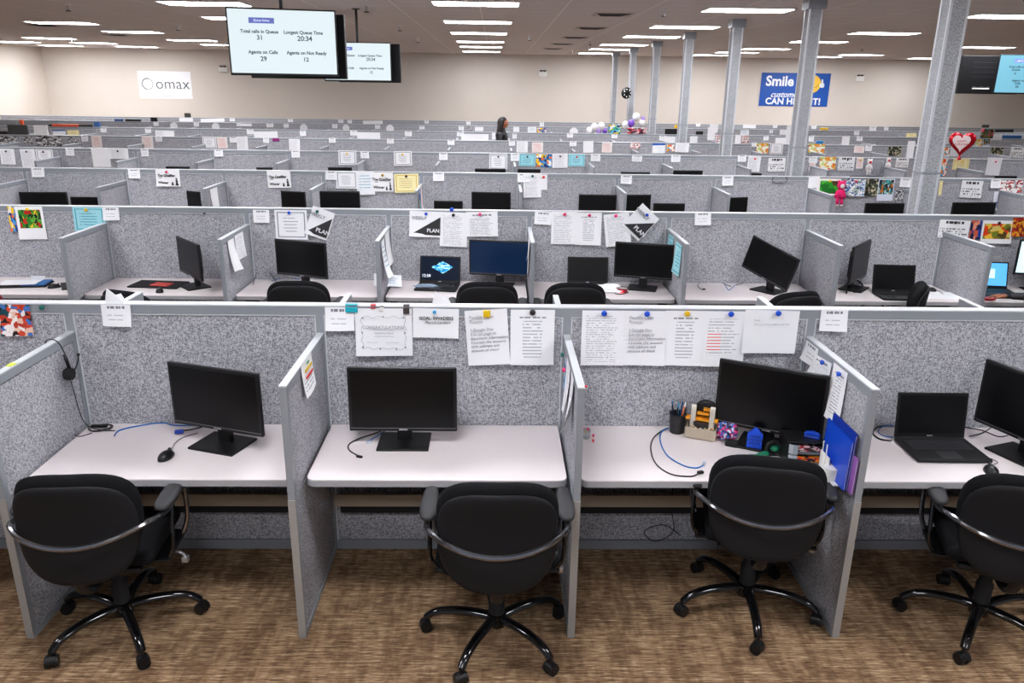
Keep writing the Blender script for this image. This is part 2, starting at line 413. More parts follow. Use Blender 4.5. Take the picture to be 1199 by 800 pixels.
P1 = make_panel(1.2205); P2 = make_panel(1.236); D1 = make_divider(); K1 = make_desk(1.2205); K2 = make_desk(1.236)
used = set()
def take(proto):
    if proto.name in used: return copy_tree(proto)
    used.add(proto.name); return proto
HAND1 = {-1: 'behind the monitor beside the hanging headset', 0: 'behind the desk with the upright monitor and certificate', 1: 'behind the cluttered desk with five pinned pages', 2: 'behind the open black laptop'}
for row in range(8):
    rng = seen_range(row); Y = row*S
    for q, i in enumerate([rng[0]-1]+rng+[rng[-1]+1]):
        o = take(P1 if row == 0 else P2); o.location = (gx(row, i), Y, 0)
        if i not in rng: tag(o, 'grey fabric partition panel continuing its row past the picture edge', 'partition', 'partition panels past the picture edge'); continue
        if row == 0: lab = 'grey fabric partition panel ' + HAND1.get(i-0, 'at the left picture edge, with a photo collage')
        else: lab = f'grey fabric partition panel of the {rowname[row]} partition row, {nth(q-1)} panel from the left'
        tag(o, lab, 'partition', f'panels of the {rowname[row]} partition row')
    ends = rng+[rng[-1]+1]; q = 0
    for i in ends:
        x = gx(row, i); a = proj((x, Y-LF, 1.1))[0]; b = proj((x, Y, 1.1))[0]
        vis = max(a, b) > 0 and min(a, b) < 1199
        o = take(D1); o.location = (x, Y, 0)
        if row == 0: lab = {-1: 'side divider with a black headset hung over its top edge', 0: 'side divider with a small white yellow and red tag', 1: 'side divider with papers and coloured clips between the second and third desk', 2: 'side divider with blue-pinned notes and blue folders against it'}.get(i, 'side divider at the right end of the laptop desk')
        else: lab = f'grey side divider facing us on the {rowname[row]} partition row, {nth(q)} from the left'
        tag(o, lab, 'divider', f'side dividers of the {rowname[row]} row'); q += 1
        if row < 3:
            o = copy_tree(D1); o.location = (x, Y+TH, 0); o.rotation_euler = (0, 0, PI)
            tag(o, f'grey divider behind the {rowname[row]} partition row, top edge only, {nth(q-1)} from the left', 'divider', f'dividers behind the {rowname[row]} row')
    if row <= 2:
        for q, i in enumerate(rng):
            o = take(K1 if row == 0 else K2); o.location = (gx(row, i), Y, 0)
            if row == 0: lab = {-2: 'pale desk at the left edge of the picture', -1: 'pale desk with the angled monitor and mouse', 0: 'pale desk with the upright monitor and one black cable', 1: 'pale desk crowded with stationery, folders and a large monitor', 2: 'pale desk with open black laptop and mouse'}.get(i, 'pale desk at the right end')
            else: lab = f'pale desk in the {rowname[row]} row of cubicles, {nth(q)} desk from the left'
            tag(o, lab, 'desk', f'desks in the {rowname[row]} row')

# columns
def column(k, label):
    x = 3.97-.011*(k*S-3); y = k*S+.40; h = .082
    t = empty('column', label, 'column', (x, y, 0), group='fabric wrapped columns')
    c = MB()
    for z0, z1 in ((.0, 1.70), (1.712, H-.12)): c.box(-h+.012, h-.012, -h, h, z0, z1, bev=.003); c.box(-h, h, -h+.012, h-.012, z0, z1, bev=.003)
    c.build('fabric_wrap', FAB2, t)
    e = MB()
    for sx in (-1, 1):
        for sy in (-1, 1): e.box(sx*(h-.008)-.012, sx*(h-.008)+.012, sy*(h-.008)-.012, sy*(h-.008)+.012, 0, H-.12, bev=.004)
    e.build('corner_trim', TRIM2, t)
    MB().box(-h-.006, h+.006, -h-.006, h+.006, 1.697, 1.714).build('joint_band', TRIM, t)
    MB().box(-h-.03, h+.03, -h-.03, h+.03, H-.13, H).build('cap', TRIM, t)
cl = ['wide grey column nearest to the camera, beside the heart balloon', 'grey column standing in front of the blue sign', 'third grey column from the right', 'fourth grey column from the right', 'fifth grey column from the right', 'grey column with the round black balloon', 'farthest and leftmost grey column']
for k in range(1, 8): column(k, cl[k-1])

# ------------------------------------------------------------------ screens on the desks
def make_monitor(w=.515, h=.315, zc=.245, tilt=0, roll=0, base=(.25, .20), screen=SCRN, name='computer_monitor', neck_y=.05, label='x', cat='monitor'):
    t = empty(name, label, cat)
    M = T((0, 0, zc)) @ Matrix.Rotation(R(roll), 4, 'Y') @ Matrix.Rotation(R(-tilt), 4, 'X')
    b = MB().box(-w/2, w/2, 0, .022, -h/2, h/2, M, bev=.004)
    b.box(-w/2+.06, w/2-.06, .02, .05, -h/2+.05, h/2-.05, M, bev=.01); b.build('housing', BLK, t, True)
    MB().box(-w/2+.014, w/2-.014, -.0012, .001, -h/2+.02, h/2-.014, M).build('screen', screen, t)
    MB().box(-.02, .02, -.0014, .001, -h/2+.006, -h/2+.012, M).build('badge', SILV, t)
    MB().box(-w/2+.006, w/2-.006, -.0018, .001, -h/2+.0155, -h/2+.0175, M).build('bezel_highlight', mat('bezel_highlight_grey', (110, 110, 114), .35), t)  # thin grey line paints a highlight along the lower bezel
    MB().box(-.035, .035, neck_y-.012, neck_y+.018, .008, zc, bev=.004).build('stand_neck', BLK, t)
    bw, bd = base
    MB().box(-bw/2, bw/2, neck_y-bd*.62, neck_y+bd*.38, 0, .012, bev=.004).build('base', BLK, t)
    return freeze(t)
def place(o, x, y, rz, label, group=None, z=DZ):
    o.location = (x, y, z); o.rotation_euler = (0, 0, R(rz)); return tag(o, label, None, group)
SCRB = mat('screen_dim_blue', (10, 20, 38), .2, emit=(18, 50, 90), es=.4)
g1 = 'computer monitors on the nearest desks'; g2 = 'computer monitors in the second row'
m1 = make_monitor(.50, .315, .245)
place(m1, -1.32, -.27, -19, 'black monitor turned slightly, on the desk beside the hanging headset', g1)
m2 = make_monitor(.518, .325, .235, 0)
place(m2, -.44, -.24, 0, 'black monitor standing square on the desk below the certificate', g1)
m3 = make_monitor(.51, .335, .2475)
place(m3, 1.32, -.25, -29, 'large black monitor on the cluttered desk behind the drawer tower', g1)
m4 = make_monitor(.53, .33, .25)
place(m4, 2.52, -.35, -70, 'black monitor cut by the right picture edge, beside the laptop', g1)
def mon2(x, y, rz, label, roll=0, scr=SCRN, w=.51, h=.31, row=1, zc=.25):
    o = make_monitor(w, h, zc, 0, roll, screen=scr, label=label); place(o, x, y, rz, label, 'computer monitors in the '+rowname[row]+' row'); return o
M_SHARED = {}
mon2(-3.62, 2.86, -60, 'black monitor half hidden behind a divider at the far left of the second row')
mon2(-2.60, 2.86, -50, 'black monitor turned sharply left, second row, beside the tablet and red booklet')
mon2(-1.66, 2.88, -22, 'black monitor on the second row desk below the blue-pinned certificate')
mon2(.03, 2.98, -9, 'monitor with a lit dark blue screen beside the open laptop, second row', scr=SCRB, w=.53)
mon2(1.28, 2.92, -16, 'black monitor by the red-lit gadget and crumpled paper, second row')
mon2(2.36, 2.88, -52, 'black monitor tipped over sideways on its stand, second row', roll=17, w=.49)
mon2(3.20, 2.98, 50, 'black monitor turned right behind the closed-looking dark laptop, second row', w=.5, h=.33)
SWH = mat('screen_white', (200, 220, 225), .3, emit=(196, 232, 240), es=1.0)
SBL = mat('screen_light_blue', (90, 170, 220), .3, emit=(84, 170, 222), es=.95)
mon2(4.84, 2.96, -8, 'monitor with a bright white screen at the right picture edge, second row', scr=SWH, zc=.30)
# third and fourth row monitors
def monr(row, xa, xb, ytop, label, ang=0, w=.53, h=.32):
    Y = row*S-.30; a = atY(xa, ytop+2, Y); b = atY(xb, ytop+2, Y)
    tp = ZS + (atY((xa+xb)/2, ytop, Y).z - atY((xa+xb)/2, toprow(row, (xa+xb)/2), row*S).z)  # height against the row's own top line
    tp = atY((xa+xb)/2, ytop, Y).z
    zc = max(.19, min(.34, tp-DZ-h/2))
    ww = (b.x-a.x)/max(.6, math.cos(R(ang)))
    o = make_monitor(ww, h, zc, label=label)
    place(o, (a.x+b.x)/2, Y, ang, label, 'computer monitors in the '+rowname[row]+' row')
TOPS = [[(0, 355), (600, 357), (900, 360), (1199, 364.5)], [(0, 245), (300, 245), (550, 245.5), (700, 247), (930, 252), (1199, 257.5)],
        [(0, 202), (500, 202), (700, 203.5), (850, 206.5), (1000, 210), (1199, 214)], [(0, 178), (500, 178), (700, 180), (830, 183), (950, 187), (1199, 191.5)],
        [(0, 164), (500, 164), (650, 166), (790, 170), (950, 173), (1199, 178)], [(0, 153), (500, 153), (650, 155.5), (800, 158), (960, 162), (1199, 167)],
        [(0, 146), (500, 146), (650, 148), (800, 151.5), (960, 155), (1199, 160)], [(0, 141), (450, 141), (600, 142), (750, 145), (950, 149.5), (1199, 154)]]
def toprow(row, x):
    L = TOPS[row]
    for (a, p), (b, q) in zip(L, L[1:]):
        if x <= b: return p+(q-p)*(x-a)/(b-a)
    return L[-1][1]
def atrow(row, x, y, dy=0):
    """a point on the near face of a row's panels; heights are read against that row's top line"""
    Y = row*S-dy; z = ZS + (atY(x, y, Y).z - atY(x, toprow(row, x), Y).z); return Vector((atY(x, y, Y).x, Y, z))
for i, (a, b, t, an) in enumerate([(23, 77, 225, 4), (327, 358, 224, -20), (374, 421, 224, 3), (552, 598, 225, -4), (678, 722, 228, -3), (732, 763, 228, 6), (853, 877, 231, 14), (1013, 1060, 238, 3), (1115, 1168, 237, 4)]):
    monr(2, a, b, t, f'top of a black monitor showing above the second partition row, {nth(i)} from the left', an)
for i, (a, b, t) in enumerate([(83, 116, 237), (508, 542, 238), (765, 802, 242)]):
    monr(2, a, b, t, ['low black screen at the left of the third row, beside a larger monitor', 'low black screen behind the second row with a blue glow on it', 'low black screen of the third row right of centre'][i], 0, h=.26)
monr(2, 216, 235, 224, 'narrow black screen tucked against a divider in the third row', -30)
for i, (a, b, t) in enumerate([(0, 18, 198), (194, 222, 195), (300, 319, 196), (384, 412, 196), (556, 592, 197.5), (606, 633, 198), (727, 761, 201.5), (787, 823, 199.5), (877, 892, 203), (995, 1034, 206), (1165, 1191, 206)]):
    monr(3, a, b, t, f'black screen edge just above the third partition row, {nth(i)} from the left', 0)
for b_, xs in ((3, (9, 208, 310, 398, 574, 619, 744, 805, 884, 1014, 1178)),):
    done = set()
    for x in xs:
        wx = atY(x, 195, 3*S).x
        i = math.floor((wx-.295)/1.236)
        if i in done: continue
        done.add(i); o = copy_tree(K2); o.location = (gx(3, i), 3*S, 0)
        tag(o, f'pale desk of the fourth row hidden below the partitions, under the {nth(len(done)-1)} screen', 'desk', 'desks in the fourth row')

# laptops
def lap_screen(kind):
    if kind == 'off': return SCRN
    if kind == 'blue': return SBL
    k = NT('lock_screen'); uvv = k.tc.outputs['Generated']; s = k.sep(uvv); u, v = s[0], s[2]
    a = k.math('LESS_THAN', k.math('ADD', k.math('MULTIPLY', k.math('ABSOLUTE', k.math('SUBTRACT', u, .56)), .9), k.math('ABSOLUTE', k.math('SUBTRACT', k.math('ADD', v, k.math('MULTIPLY', k.noise(uvv, 6, 3), .3)), .72))), .26)
    col = k.mix(a, srgb((8, 18, 34)), k.ramp(k.noise(uvv, 9, 3), [(.35, srgb((10, 70, 130))), (.5, srgb((60, 170, 225))), (.6, srgb((190, 225, 240)))]))
    k.link(col, k.b.inputs['Emission Color']); k.b.inputs['Emission Strength'].default_value = .8
    return k.out(col, .2, .4)
def laptop(x, y, rz, label, w=.36, d=.25, sh=.235, tilt=14, scr='off', group='open laptops', numpad=True):
    t = empty('laptop', label, 'laptop', (x, y, DZ), R(rz), group)
    MB().box(-w/2, w/2, -d, 0, .003, .02, bev=.004).build('base', BLKM, t)
    kb = MB()
    for r_ in range(5):
        for c_ in range(15):
            x0 = -w/2+.03+c_*(w-.06)/15; y0 = -.04-r_*.021
            kb.box(x0+.001, x0+(w-.06)/15-.002, y0-.017, y0, .019, .0215)
    kb.build('keyboard', LKEY, t)
    MB().box(-.055, .045, -d+.012, -.155, .0195, .0205).build('touchpad', LKEY, t)
    M = T((0, 0, .018)) @ Matrix.Rotation(R(-tilt), 4, 'X')
    l = MB().box(-w/2, w/2, 0, .008, 0, sh, M, bev=.003).build('lid', BLK, t)
    MB().box(-w/2+.012, w/2-.012, -.001, .001, .024, sh-.012, M).build('screen', lap_screen(scr), l)
    MB().box(-.014, .014, -.0012, .001, .009, .015, M).build('badge', SILV, l)
    MB().cyl((-w/2+.03, 0, .018), (w/2-.03, 0, .018), .007, n=8).build('hinge', BLK, t)
    return t
p = atZ(1098, 516, DZ)
laptop(2.18, -.17, -1, 'open black laptop with a dark screen on the right-hand desk', w=.352, d=.25, sh=.232, tilt=8)
l2 = laptop(-.49, 3.02, -6, 'open laptop showing a blue mountain lock screen, second row', w=.36, sh=.235, scr='lock')
tm = mat('clock_white', (240, 245, 250), .5, emit=(230, 240, 250), es=1)
text('12:58', .035, tm, 'clock_text', l2, T((-.115, -.004-.02, .085)) @ Matrix.Rotation(R(-14), 4, 'X'), ext=.0003)
laptop(.815, 3.04, -2, 'open laptop with a dark screen behind crumpled paper, second row', w=.36)
laptop(3.45, 2.83, -4, 'open dark laptop in front of the turned monitor, second row right', w=.36, tilt=12)
l3 = laptop(4.37, 3.0, -6, 'laptop with a light blue screen beside the person\'s hand, second row', w=.36, scr='blue')
MB().box(-.10, .0, -.002, .002, 0, .02, T((0, .085, .262))).build('sticky_note', mat('note_yellow', (238, 214, 150), .8), l3)
MB().box(-.12, .06, -.0015, .001, .06, .14, T((0, -.003, .05)) @ Matrix.Rotation(R(-14), 4, 'X')).build('window_pane', SWH, l3)

# ------------------------------------------------------------------ office chairs
def supere(a, b, n, N=40, zc=0, taper=0):
    out = []
    for k in range(N):
        th = 2*PI*k/N; c, s_ = math.cos(th), math.sin(th)
        x = a*abs(c)**(2/n)*(1 if c >= 0 else -1); z = b*abs(s_)**(2/n)*(1 if s_ >= 0 else -1)
        x *= 1 - taper*max(0, -z/b)**2
        out.append((x, z+zc))
    return out
def shell(a, b, n, zc, th, y0, curve, taper, dome=.02, rings=7, sag=.06):
    """a curved padded back: nested outlines, front and rear skin"""
    m_ = MB(); bm = m_.bm; fr = []; rr = []
    def yb(x, z): return y0 + curve*x*x - sag*((z-zc)/b)**2*.4
    for side in (0, 1):
        L = []
        for i in range(rings):
            f = 1-(i/(rings-1))**1.0 if False else [1, .97, .9, .75, .5, .25, .0][i]
            puff = [0, .45, .75, .93, 1, 1, 1][i]
            ring = []
            for (x, z) in supere(a, b, n, 40, 0, taper):
                X, Z = x*f, z*f
                y = yb(X, Z+zc) + (th/2*puff if side else -th/2*puff)
                ring.append(bm.verts.new((X, y, Z+zc)))
                if f == 0: break
            L.append(ring)
        for A, B in zip(L, L[1:]):
            if len(B) == 1:
                for k in range(40): bm.faces.new((A[k], A[(k+1) % 40], B[0]))
            else:
                for k in range(40): bm.faces.new((A[k], A[(k+1) % 40], B[(k+1) % 40], B[k]))
        (fr if side else rr).append(L[0])
    A, B = fr[0], rr[0]
    for k in range(40): bm.faces.new((A[k], A[(k+1) % 40], B[(k+1) % 40], B[k]))
    bmesh.ops.remove_doubles(bm, verts=bm.verts[:], dist=1e-5)
    return m_
def make_chair(fab=CHF, base_rot=0, legs=True):
    t = empty('office_chair', 'x', 'chair')
    # facing +y ; the back stands at -y
    shell(.246, .205, 3.0, .748, .075, -.285, 1.0, .04).build('backrest', fab, t, 'all')
    shell(.240, .222, 3.0, .700, .035, -.325, 1.0, .08).build('back_shell', CHS if fab is CHF else fab, t, 'all')
    s_ = MB(); q = bmesh.new(); bmesh.ops.create_cube(q, size=1)
    for v in q.verts: v.co = Vector((v.co.x*.46, v.co.y*.42, v.co.z*.075))
    bmesh.ops.bevel(q, geom=q.edges[:], offset=.04, segments=4, affect='EDGES', profile=.6); s_.merge(q, T((0, .03, .475)))
    s_.build('seat', fab, t, True)
    MB().box(-.17, .17, -.16, .16, .395, .425, bev=.01).box(-.10, .10, -.12, .10, .36, .40, bev=.01).build('seat_plate', BLK, t)
    MB().tube([(0, -.10, .385), (0, -.25, .39), (0, -.325, .45), (0, -.338, .56)], .026, 8, flat=.5).build('back_support', BLK, t, True)
    # bent tube that wraps the back and becomes the arm frames
    pts = []
    for sx in (-1,):
        pass
    half = [(.262, .12, .425), (.285, .14, .50), (.292, .12, .655), (.294, .02, .675), (.292, -.10, .675), (.290, -.18, .69), (.272, -.25, .705), (.20, -.33, .695), (.10, -.372, .676), (0, -.385, .67)]
    full = [(x, y, z) for x, y, z in half] + [(-x, y, z) for x, y, z in half[-2::-1]]
    MB().tube(full, .0115, 8).build('wrap_tube', mat('tube_chrome', (140, 141, 147), .16, .95, .6), t, True)
    for sx in (-1, 1):
        a = MB(); q = bmesh.new(); bmesh.ops.create_uvsphere(q, u_segments=28, v_segments=14, radius=1)
        sg_ = lambda t_, e_: abs(t_)**e_*(1 if t_ >= 0 else -1)
        for v in q.verts: v.co = Vector((sg_(v.co.x, .7)*.036*(1.06 if v.co.y < 0 else .95), sg_(v.co.y, .6)*.138, sg_(v.co.z, .7)*.019))
        a.merge(q, T((sx*.288, -.035, .712)))
        ar = a.build('armrest', mat('arm_pad', (44, 44, 47), .6, noise=.1), t, 'all')
        MB().tube([(sx*.255, -.08, .42), (sx*.285, -.08, .48), (sx*.288, -.05, .60), (sx*.288, -.02, .685)], .010, 8).build('support_tube', CHB, ar, True)
        MB().box(min(sx*.12, sx*.27), max(sx*.12, sx*.27), -.10, .16, .412, .422).build('arm_bracket', BLK, ar)
    if legs:
        MB().tube([(.10, .05, .385), (.22, .05, .375), (.275, .05, .36), (.285, .05, .33)], .007, 6).box(.27, .30, .035, .065, .315, .345, bev=.006).build('height_lever', SILV, t, True)
        MB().lathe([(.036, .13), (.036, .24), (.028, .25), (.028, .37), (.04, .38)]).build('gas_column', BLKM, t, True)
        MB().lathe([(.03, .075), (.045, .08), (.045, .135), (.03, .145)]).build('hub', CHB, t, True)
        for i in range(5):
            a = R(base_rot+72*i); c, s_ = math.cos(a), math.sin(a)
            f = lambda r_, z: (r_*c, r_*s_, z)
            lg = MB().tube([f(.03, .115), f(.10, .125), f(.20, .125), f(.28, .108), f(.325, .075)], [.025, .019], 10, flat=.85).build('base_leg', CHB, t, True)
            d = R(base_rot+72*i+55+30*i); dx, dy = math.cos(d), math.sin(d); cx, cy = .33*c, .33*s_
            cs = MB().cyl((cx, cy, .05), (cx, cy, .085), .009, n=8)
            for sg in (-1, 1): cs.cyl((cx+dx*.008*sg, cy+dy*.008*sg, .028), (cx+dx*.026*sg, cy+dy*.026*sg, .028), .028, .026, 16)
            cs.cyl((cx-dx*.02, cy-dy*.02, .034), (cx+dx*.02, cy+dy*.02, .034), .026, n=14)
            cs.build('caster', BLK, t, True)
    return freeze(t)
def chair(x, y, rz, dz, label, group, rot=0, proto=None):
    if proto is None:
        o = make_chair(base_rot=rot-rz)
    else: o = copy_tree(proto)
    o.location = (x, y, 0); o.rotation_euler = (0, 0, R(rz))
    if dz:
        for k in [c for c in bpy.data.objects if c.parent == o]:
            if k.name.split('.')[0] not in ('base_leg', 'caster', 'hub', 'gas_column'): k.location.z += dz
    tag(o, label, None, group); return o
gc = 'black office chairs at the nearest desks'
chair(-1.697, -.644, 4, -.015, 'black office chair in front of the desk beside the headset divider', gc, 18)
chair(.015, -.725, 0, 0, 'black office chair seen straight from behind, at the desk below the certificate', gc, 27)
c3_ = chair(1.222, -.501, -12, .0, 'black office chair pushed up to the cluttered desk with folders', gc, 47)
chair(2.282, -.646, -18, -.02, 'black office chair at the right picture edge, before the laptop desk', gc, 14)
PC = make_chair(base_rot=30); fstc = [PC]
gc2 = 'black office chairs in the second row'
for x, y, rz, dz, lab in [(-2.70, 2.30, -20, -.03, 'black chair top showing behind the folded white card, second row'), (-1.55, 2.48, 3, .045, 'black chair back below the monitor under the blue-pinned certificate, second row'),
                      (-.065, 2.50, 0, .045, 'black chair back between the lock screen laptop and blue monitor, second row'), (.63, 2.50, 0, .045, 'black chair back below the crumpled paper, second row'),
                      (2.27, 2.40, 16, .01, 'black chair top beneath the tipped-over monitor, second row'), (3.16, 2.48, 62, .03, 'black chair seen side-on in front of the dark laptop, second row'),
                      (4.62, 2.3, -5, -.02, 'black chair under the person at the right edge, second row')]:
    o = fstc.pop() if fstc else copy_tree(PC)
    o.location = (x, y, dz*0); o.rotation_euler = (0, 0, R(rz)); tag(o, lab, None, gc2)
    if dz:
        for k_ in [c for c in bpy.data.objects if c.parent == o]:
            if k_.name.split('.')[0] not in ('base_leg', 'caster', 'hub', 'gas_column'): k_.location.z += dz
o = make_chair(RED_F, 10); o.location = (-4.0, 2.15, 0); o.rotation_euler = (0, 0, R(25)); tag(o, 'dark red padded chair at the left picture edge, second row', 'chair')

exec_papers = True
# ------------------------------------------------------------------ paper and pins
print_mat('pr_name', n=5, word=9, title=.06, my=(.12, .62), fill=.6, ink=(185, 185, 192), mx=(.14, .86), thick=.24)
print_mat('pr_doc', n=24, word=26, ink=(165, 165, 172), fill=.6, thick=.34, thr=.45)
print_mat('pr_list', n=17, word=12, ink=(165, 165, 175), mx=(.28, .74), my=(.14, .80), fill=.95, thick=.38, title=.012)
print_mat('pr_form', n=20, word=20, ink=(165, 165, 172), fill=.6, hi=None, title=.03, my=(.06, .76))
print_mat('pr_redline', n=18, word=22, ink=(160, 160, 168), fill=.55, hi=(230, 90, 90), my=(.2, .86), thick=.3)
print_mat('pr_cert', n=9, word=12, ink=(165, 165, 175), mx=(.25, .75), my=(.2, .78), fill=.8, border=(130, 132, 140), thick=.3)
print_mat('pr_teal', (164, 222, 232), (60, 150, 175), n=9, word=12, mx=(.2, .8), my=(.2, .8), fill=.8, border=(70, 160, 180), thick=.3)
print_mat('pr_yellow', (248, 238, 182), (190, 150, 80), n=9, word=12, mx=(.2, .8), my=(.25, .75), fill=.8, border=(215, 180, 90), thick=.25)
print_mat('pr_pink', (244, 234, 232), (226, 150, 140), n=11, word=7, fill=.7, thick=.35)
print_mat('pr_cal', (240, 240, 242), (50, 50, 56), n=7, word=16, mx=(.04, .96), my=(.08, .55), fill=1, tcol=(60, 60, 66), title=.07, thick=.6, thr=.5)
print_mat('pr_bluehead', (244, 246, 250), (50, 150, 180), n=8, word=10, fill=.7, my=(.2, .9), thick=.22)
print_mat('pr_bare', (246, 246, 248), (150, 150, 156), n=7, word=14, fill=.3, my=(.42, .56), mx=(.1, .5), thick=.4)
PR = dict(name='pr_name', doc='pr_doc', list='pr_list', form='pr_form', redline='pr_redline', cert='pr_cert', teal='pr_teal', yellow='pr_yellow', pink='pr_pink', cal='pr_cal', bhead='pr_bluehead', sign='pr_bare')
pic_mat('pic_collage', [(30, 24, 28), (214, 72, 48), (240, 200, 180), (70, 120, 190), (250, 240, 236), (190, 60, 40), (20, 70, 80)], 7, seed=3.1)
pic_mat('pic_toon', [(30, 110, 190), (250, 205, 30), (60, 160, 220), (240, 240, 240), (24, 50, 120), (235, 120, 70)], 6)
pic_mat('pic_garden', [(40, 130, 40), (20, 60, 24), (235, 205, 40), (200, 40, 30), (100, 170, 60), (16, 24, 20)], 9, (246, 246, 248), (.1, .9, .34, .9), 1.3)
pic_mat('pic_cup', [(240, 190, 60), (120, 130, 40), (226, 60, 24), (90, 70, 30), (220, 200, 110)], 5, (246, 246, 248), (.06, .94, .2, .86), 2.2)
pic_mat('pic_face', [(20, 60, 150), (200, 90, 60), (24, 30, 70), (230, 150, 120)], 3, seed=5)
pic_mat('pic_redad', [(150, 24, 24), (230, 160, 40), (120, 16, 20), (190, 60, 30)], 8, seed=7)
pic_mat('pic_green', [(50, 160, 50), (80, 190, 60), (30, 120, 40), (90, 60, 40)], 3, (244, 244, 240), (.14, .98, .06, .86), 1)
pic_mat('pic_comic', [(240, 242, 245), (90, 140, 200), (200, 210, 225), (60, 80, 130), (246, 246, 248), (150, 170, 150)], 14, seed=2)
pic_mat('pic_dark', [(60, 60, 50), (110, 120, 90), (200, 190, 160), (30, 30, 30)], 8, seed=4)
pic_mat('pic_tealdark', [(20, 140, 140), (30, 40, 50), (200, 120, 60), (180, 220, 220), (60, 100, 90)], 9, (226, 230, 244), (.05, .95, .3, .95), 6)
pic_mat('pic_bw', [(60, 60, 64), (130, 130, 134), (210, 210, 212), (30, 30, 32), (240, 240, 242)], 12, seed=8)
pic_mat('pic_xmas', [(236, 232, 230), (170, 40, 50), (240, 240, 240), (150, 150, 150), (200, 90, 90)], 9, seed=9)
pic_mat('pic_gold', [(250, 240, 200), (240, 160, 60), (200, 220, 120), (250, 250, 240), (230, 120, 60)], 6, seed=10)
pic_mat('pic_orange', [(240, 90, 30), (250, 240, 235), (250, 150, 40), (60, 180, 200)], 4, seed=11)
pic_mat('pic_bubble', [(80, 80, 220), (200, 200, 240), (240, 240, 250)], 8, (236, 238, 246), (.2, .8, .12, .5), 12)
pic_mat('pic_bluetop', [(246, 246, 248), (236, 240, 246)], 4, (30, 90, 180), (0, 1, 0, .8), 12)
WORD = dict(name='white name card', doc='printed page', list='printed list', form='printed form with a heading', redline='page with red lines', cert='certificate with an ornamental border', teal='light teal bordered certificate', yellow='pale yellow bordered certificate',
            pink='white sheet with pink lines', cal='black-gridded calendar sheet', bhead='white sheet with a blue heading', sign='white sign with bold black words', plain='blank white sheet', tri='white poster with a black triangle', strip='long white paper strip', round='round white paper badge')
NAME = dict(name='name_card', cert='certificate', teal='certificate', yellow='certificate', cal='calendar', sign='paper_sign', tri='poster', strip='paper_strip', round='paper_badge')
COUNT = {}
def sheet(P, U, V, kind, label, name='paper_sheet', cat='paper', group=None, curl=.012, nrm=None, material=None):
    """P top-left corner, U across, V down; nrm the way it faces"""
    P, U, V = Vector(P), Vector(U), Vector(V); nrm = Vector(nrm or (0, -1, 0))
    bm = bmesh.new(); nu, nv = 5, 8; uvl = bm.loops.layers.uv.new('UVMap'); G = []
    o = P+(U+V)/2
    for j in range(nv+1):
        row = []
        for i in range(nu+1):
            u, v = i/nu, j/nv
            row.append((bm.verts.new(P+U*u+V*v+nrm*(curl*v*v*(1+.5*math.sin(3*u+P.x*7))) - o), (u, 1-v)))
        G.append(row)
    for j in range(nv):
        for i in range(nu):
            q = (G[j][i], G[j+1][i], G[j+1][i+1], G[j][i+1]); f = bm.faces.new([a[0] for a in q])
            for l, a in zip(f.loops, q): l[uvl].uv = a[1]
            f.smooth = True
    bm.faces.ensure_lookup_table(); bm.normal_update()
    if bm.faces[0].normal.dot(nrm) < 0: bmesh.ops.reverse_faces(bm, faces=bm.faces[:])
    me = bpy.data.meshes.new(name); bm.to_mesh(me); bm.free()
    me.materials.append(material or (MATS[PR[kind]] if kind in PR else MATS[kind] if kind in MATS else PAPER))
    ob = bpy.data.objects.new(name, me); ob.location = o; C.objects.link(ob)
    return tag(ob, label, cat, group)
def pin(P, color, label, r=.012, nrm=(0, -1, 0), shape='pin'):
    P, n_ = Vector(P), Vector(nrm)
    b = MB()
    if shape == 'square': b.box(-r, r, -.012, 0, -r, r, T(P), bev=.002)
    else:
        b.cyl(P, P+n_*.006, r*.75, r*.6, 12); b.cyl(P+n_*.006, P+n_*.012, r, r, 14); b.sph(P+n_*.012, r, (1, .4, 1) if abs(n_.y) > .5 else (.4, 1, 1), 6)
    o = b.build('push_pin' if shape != 'square' else 'magnet', pinmat(color), None, True); tag(o, label, 'pin', 'pins on the partitions'); return o
CNT = {}
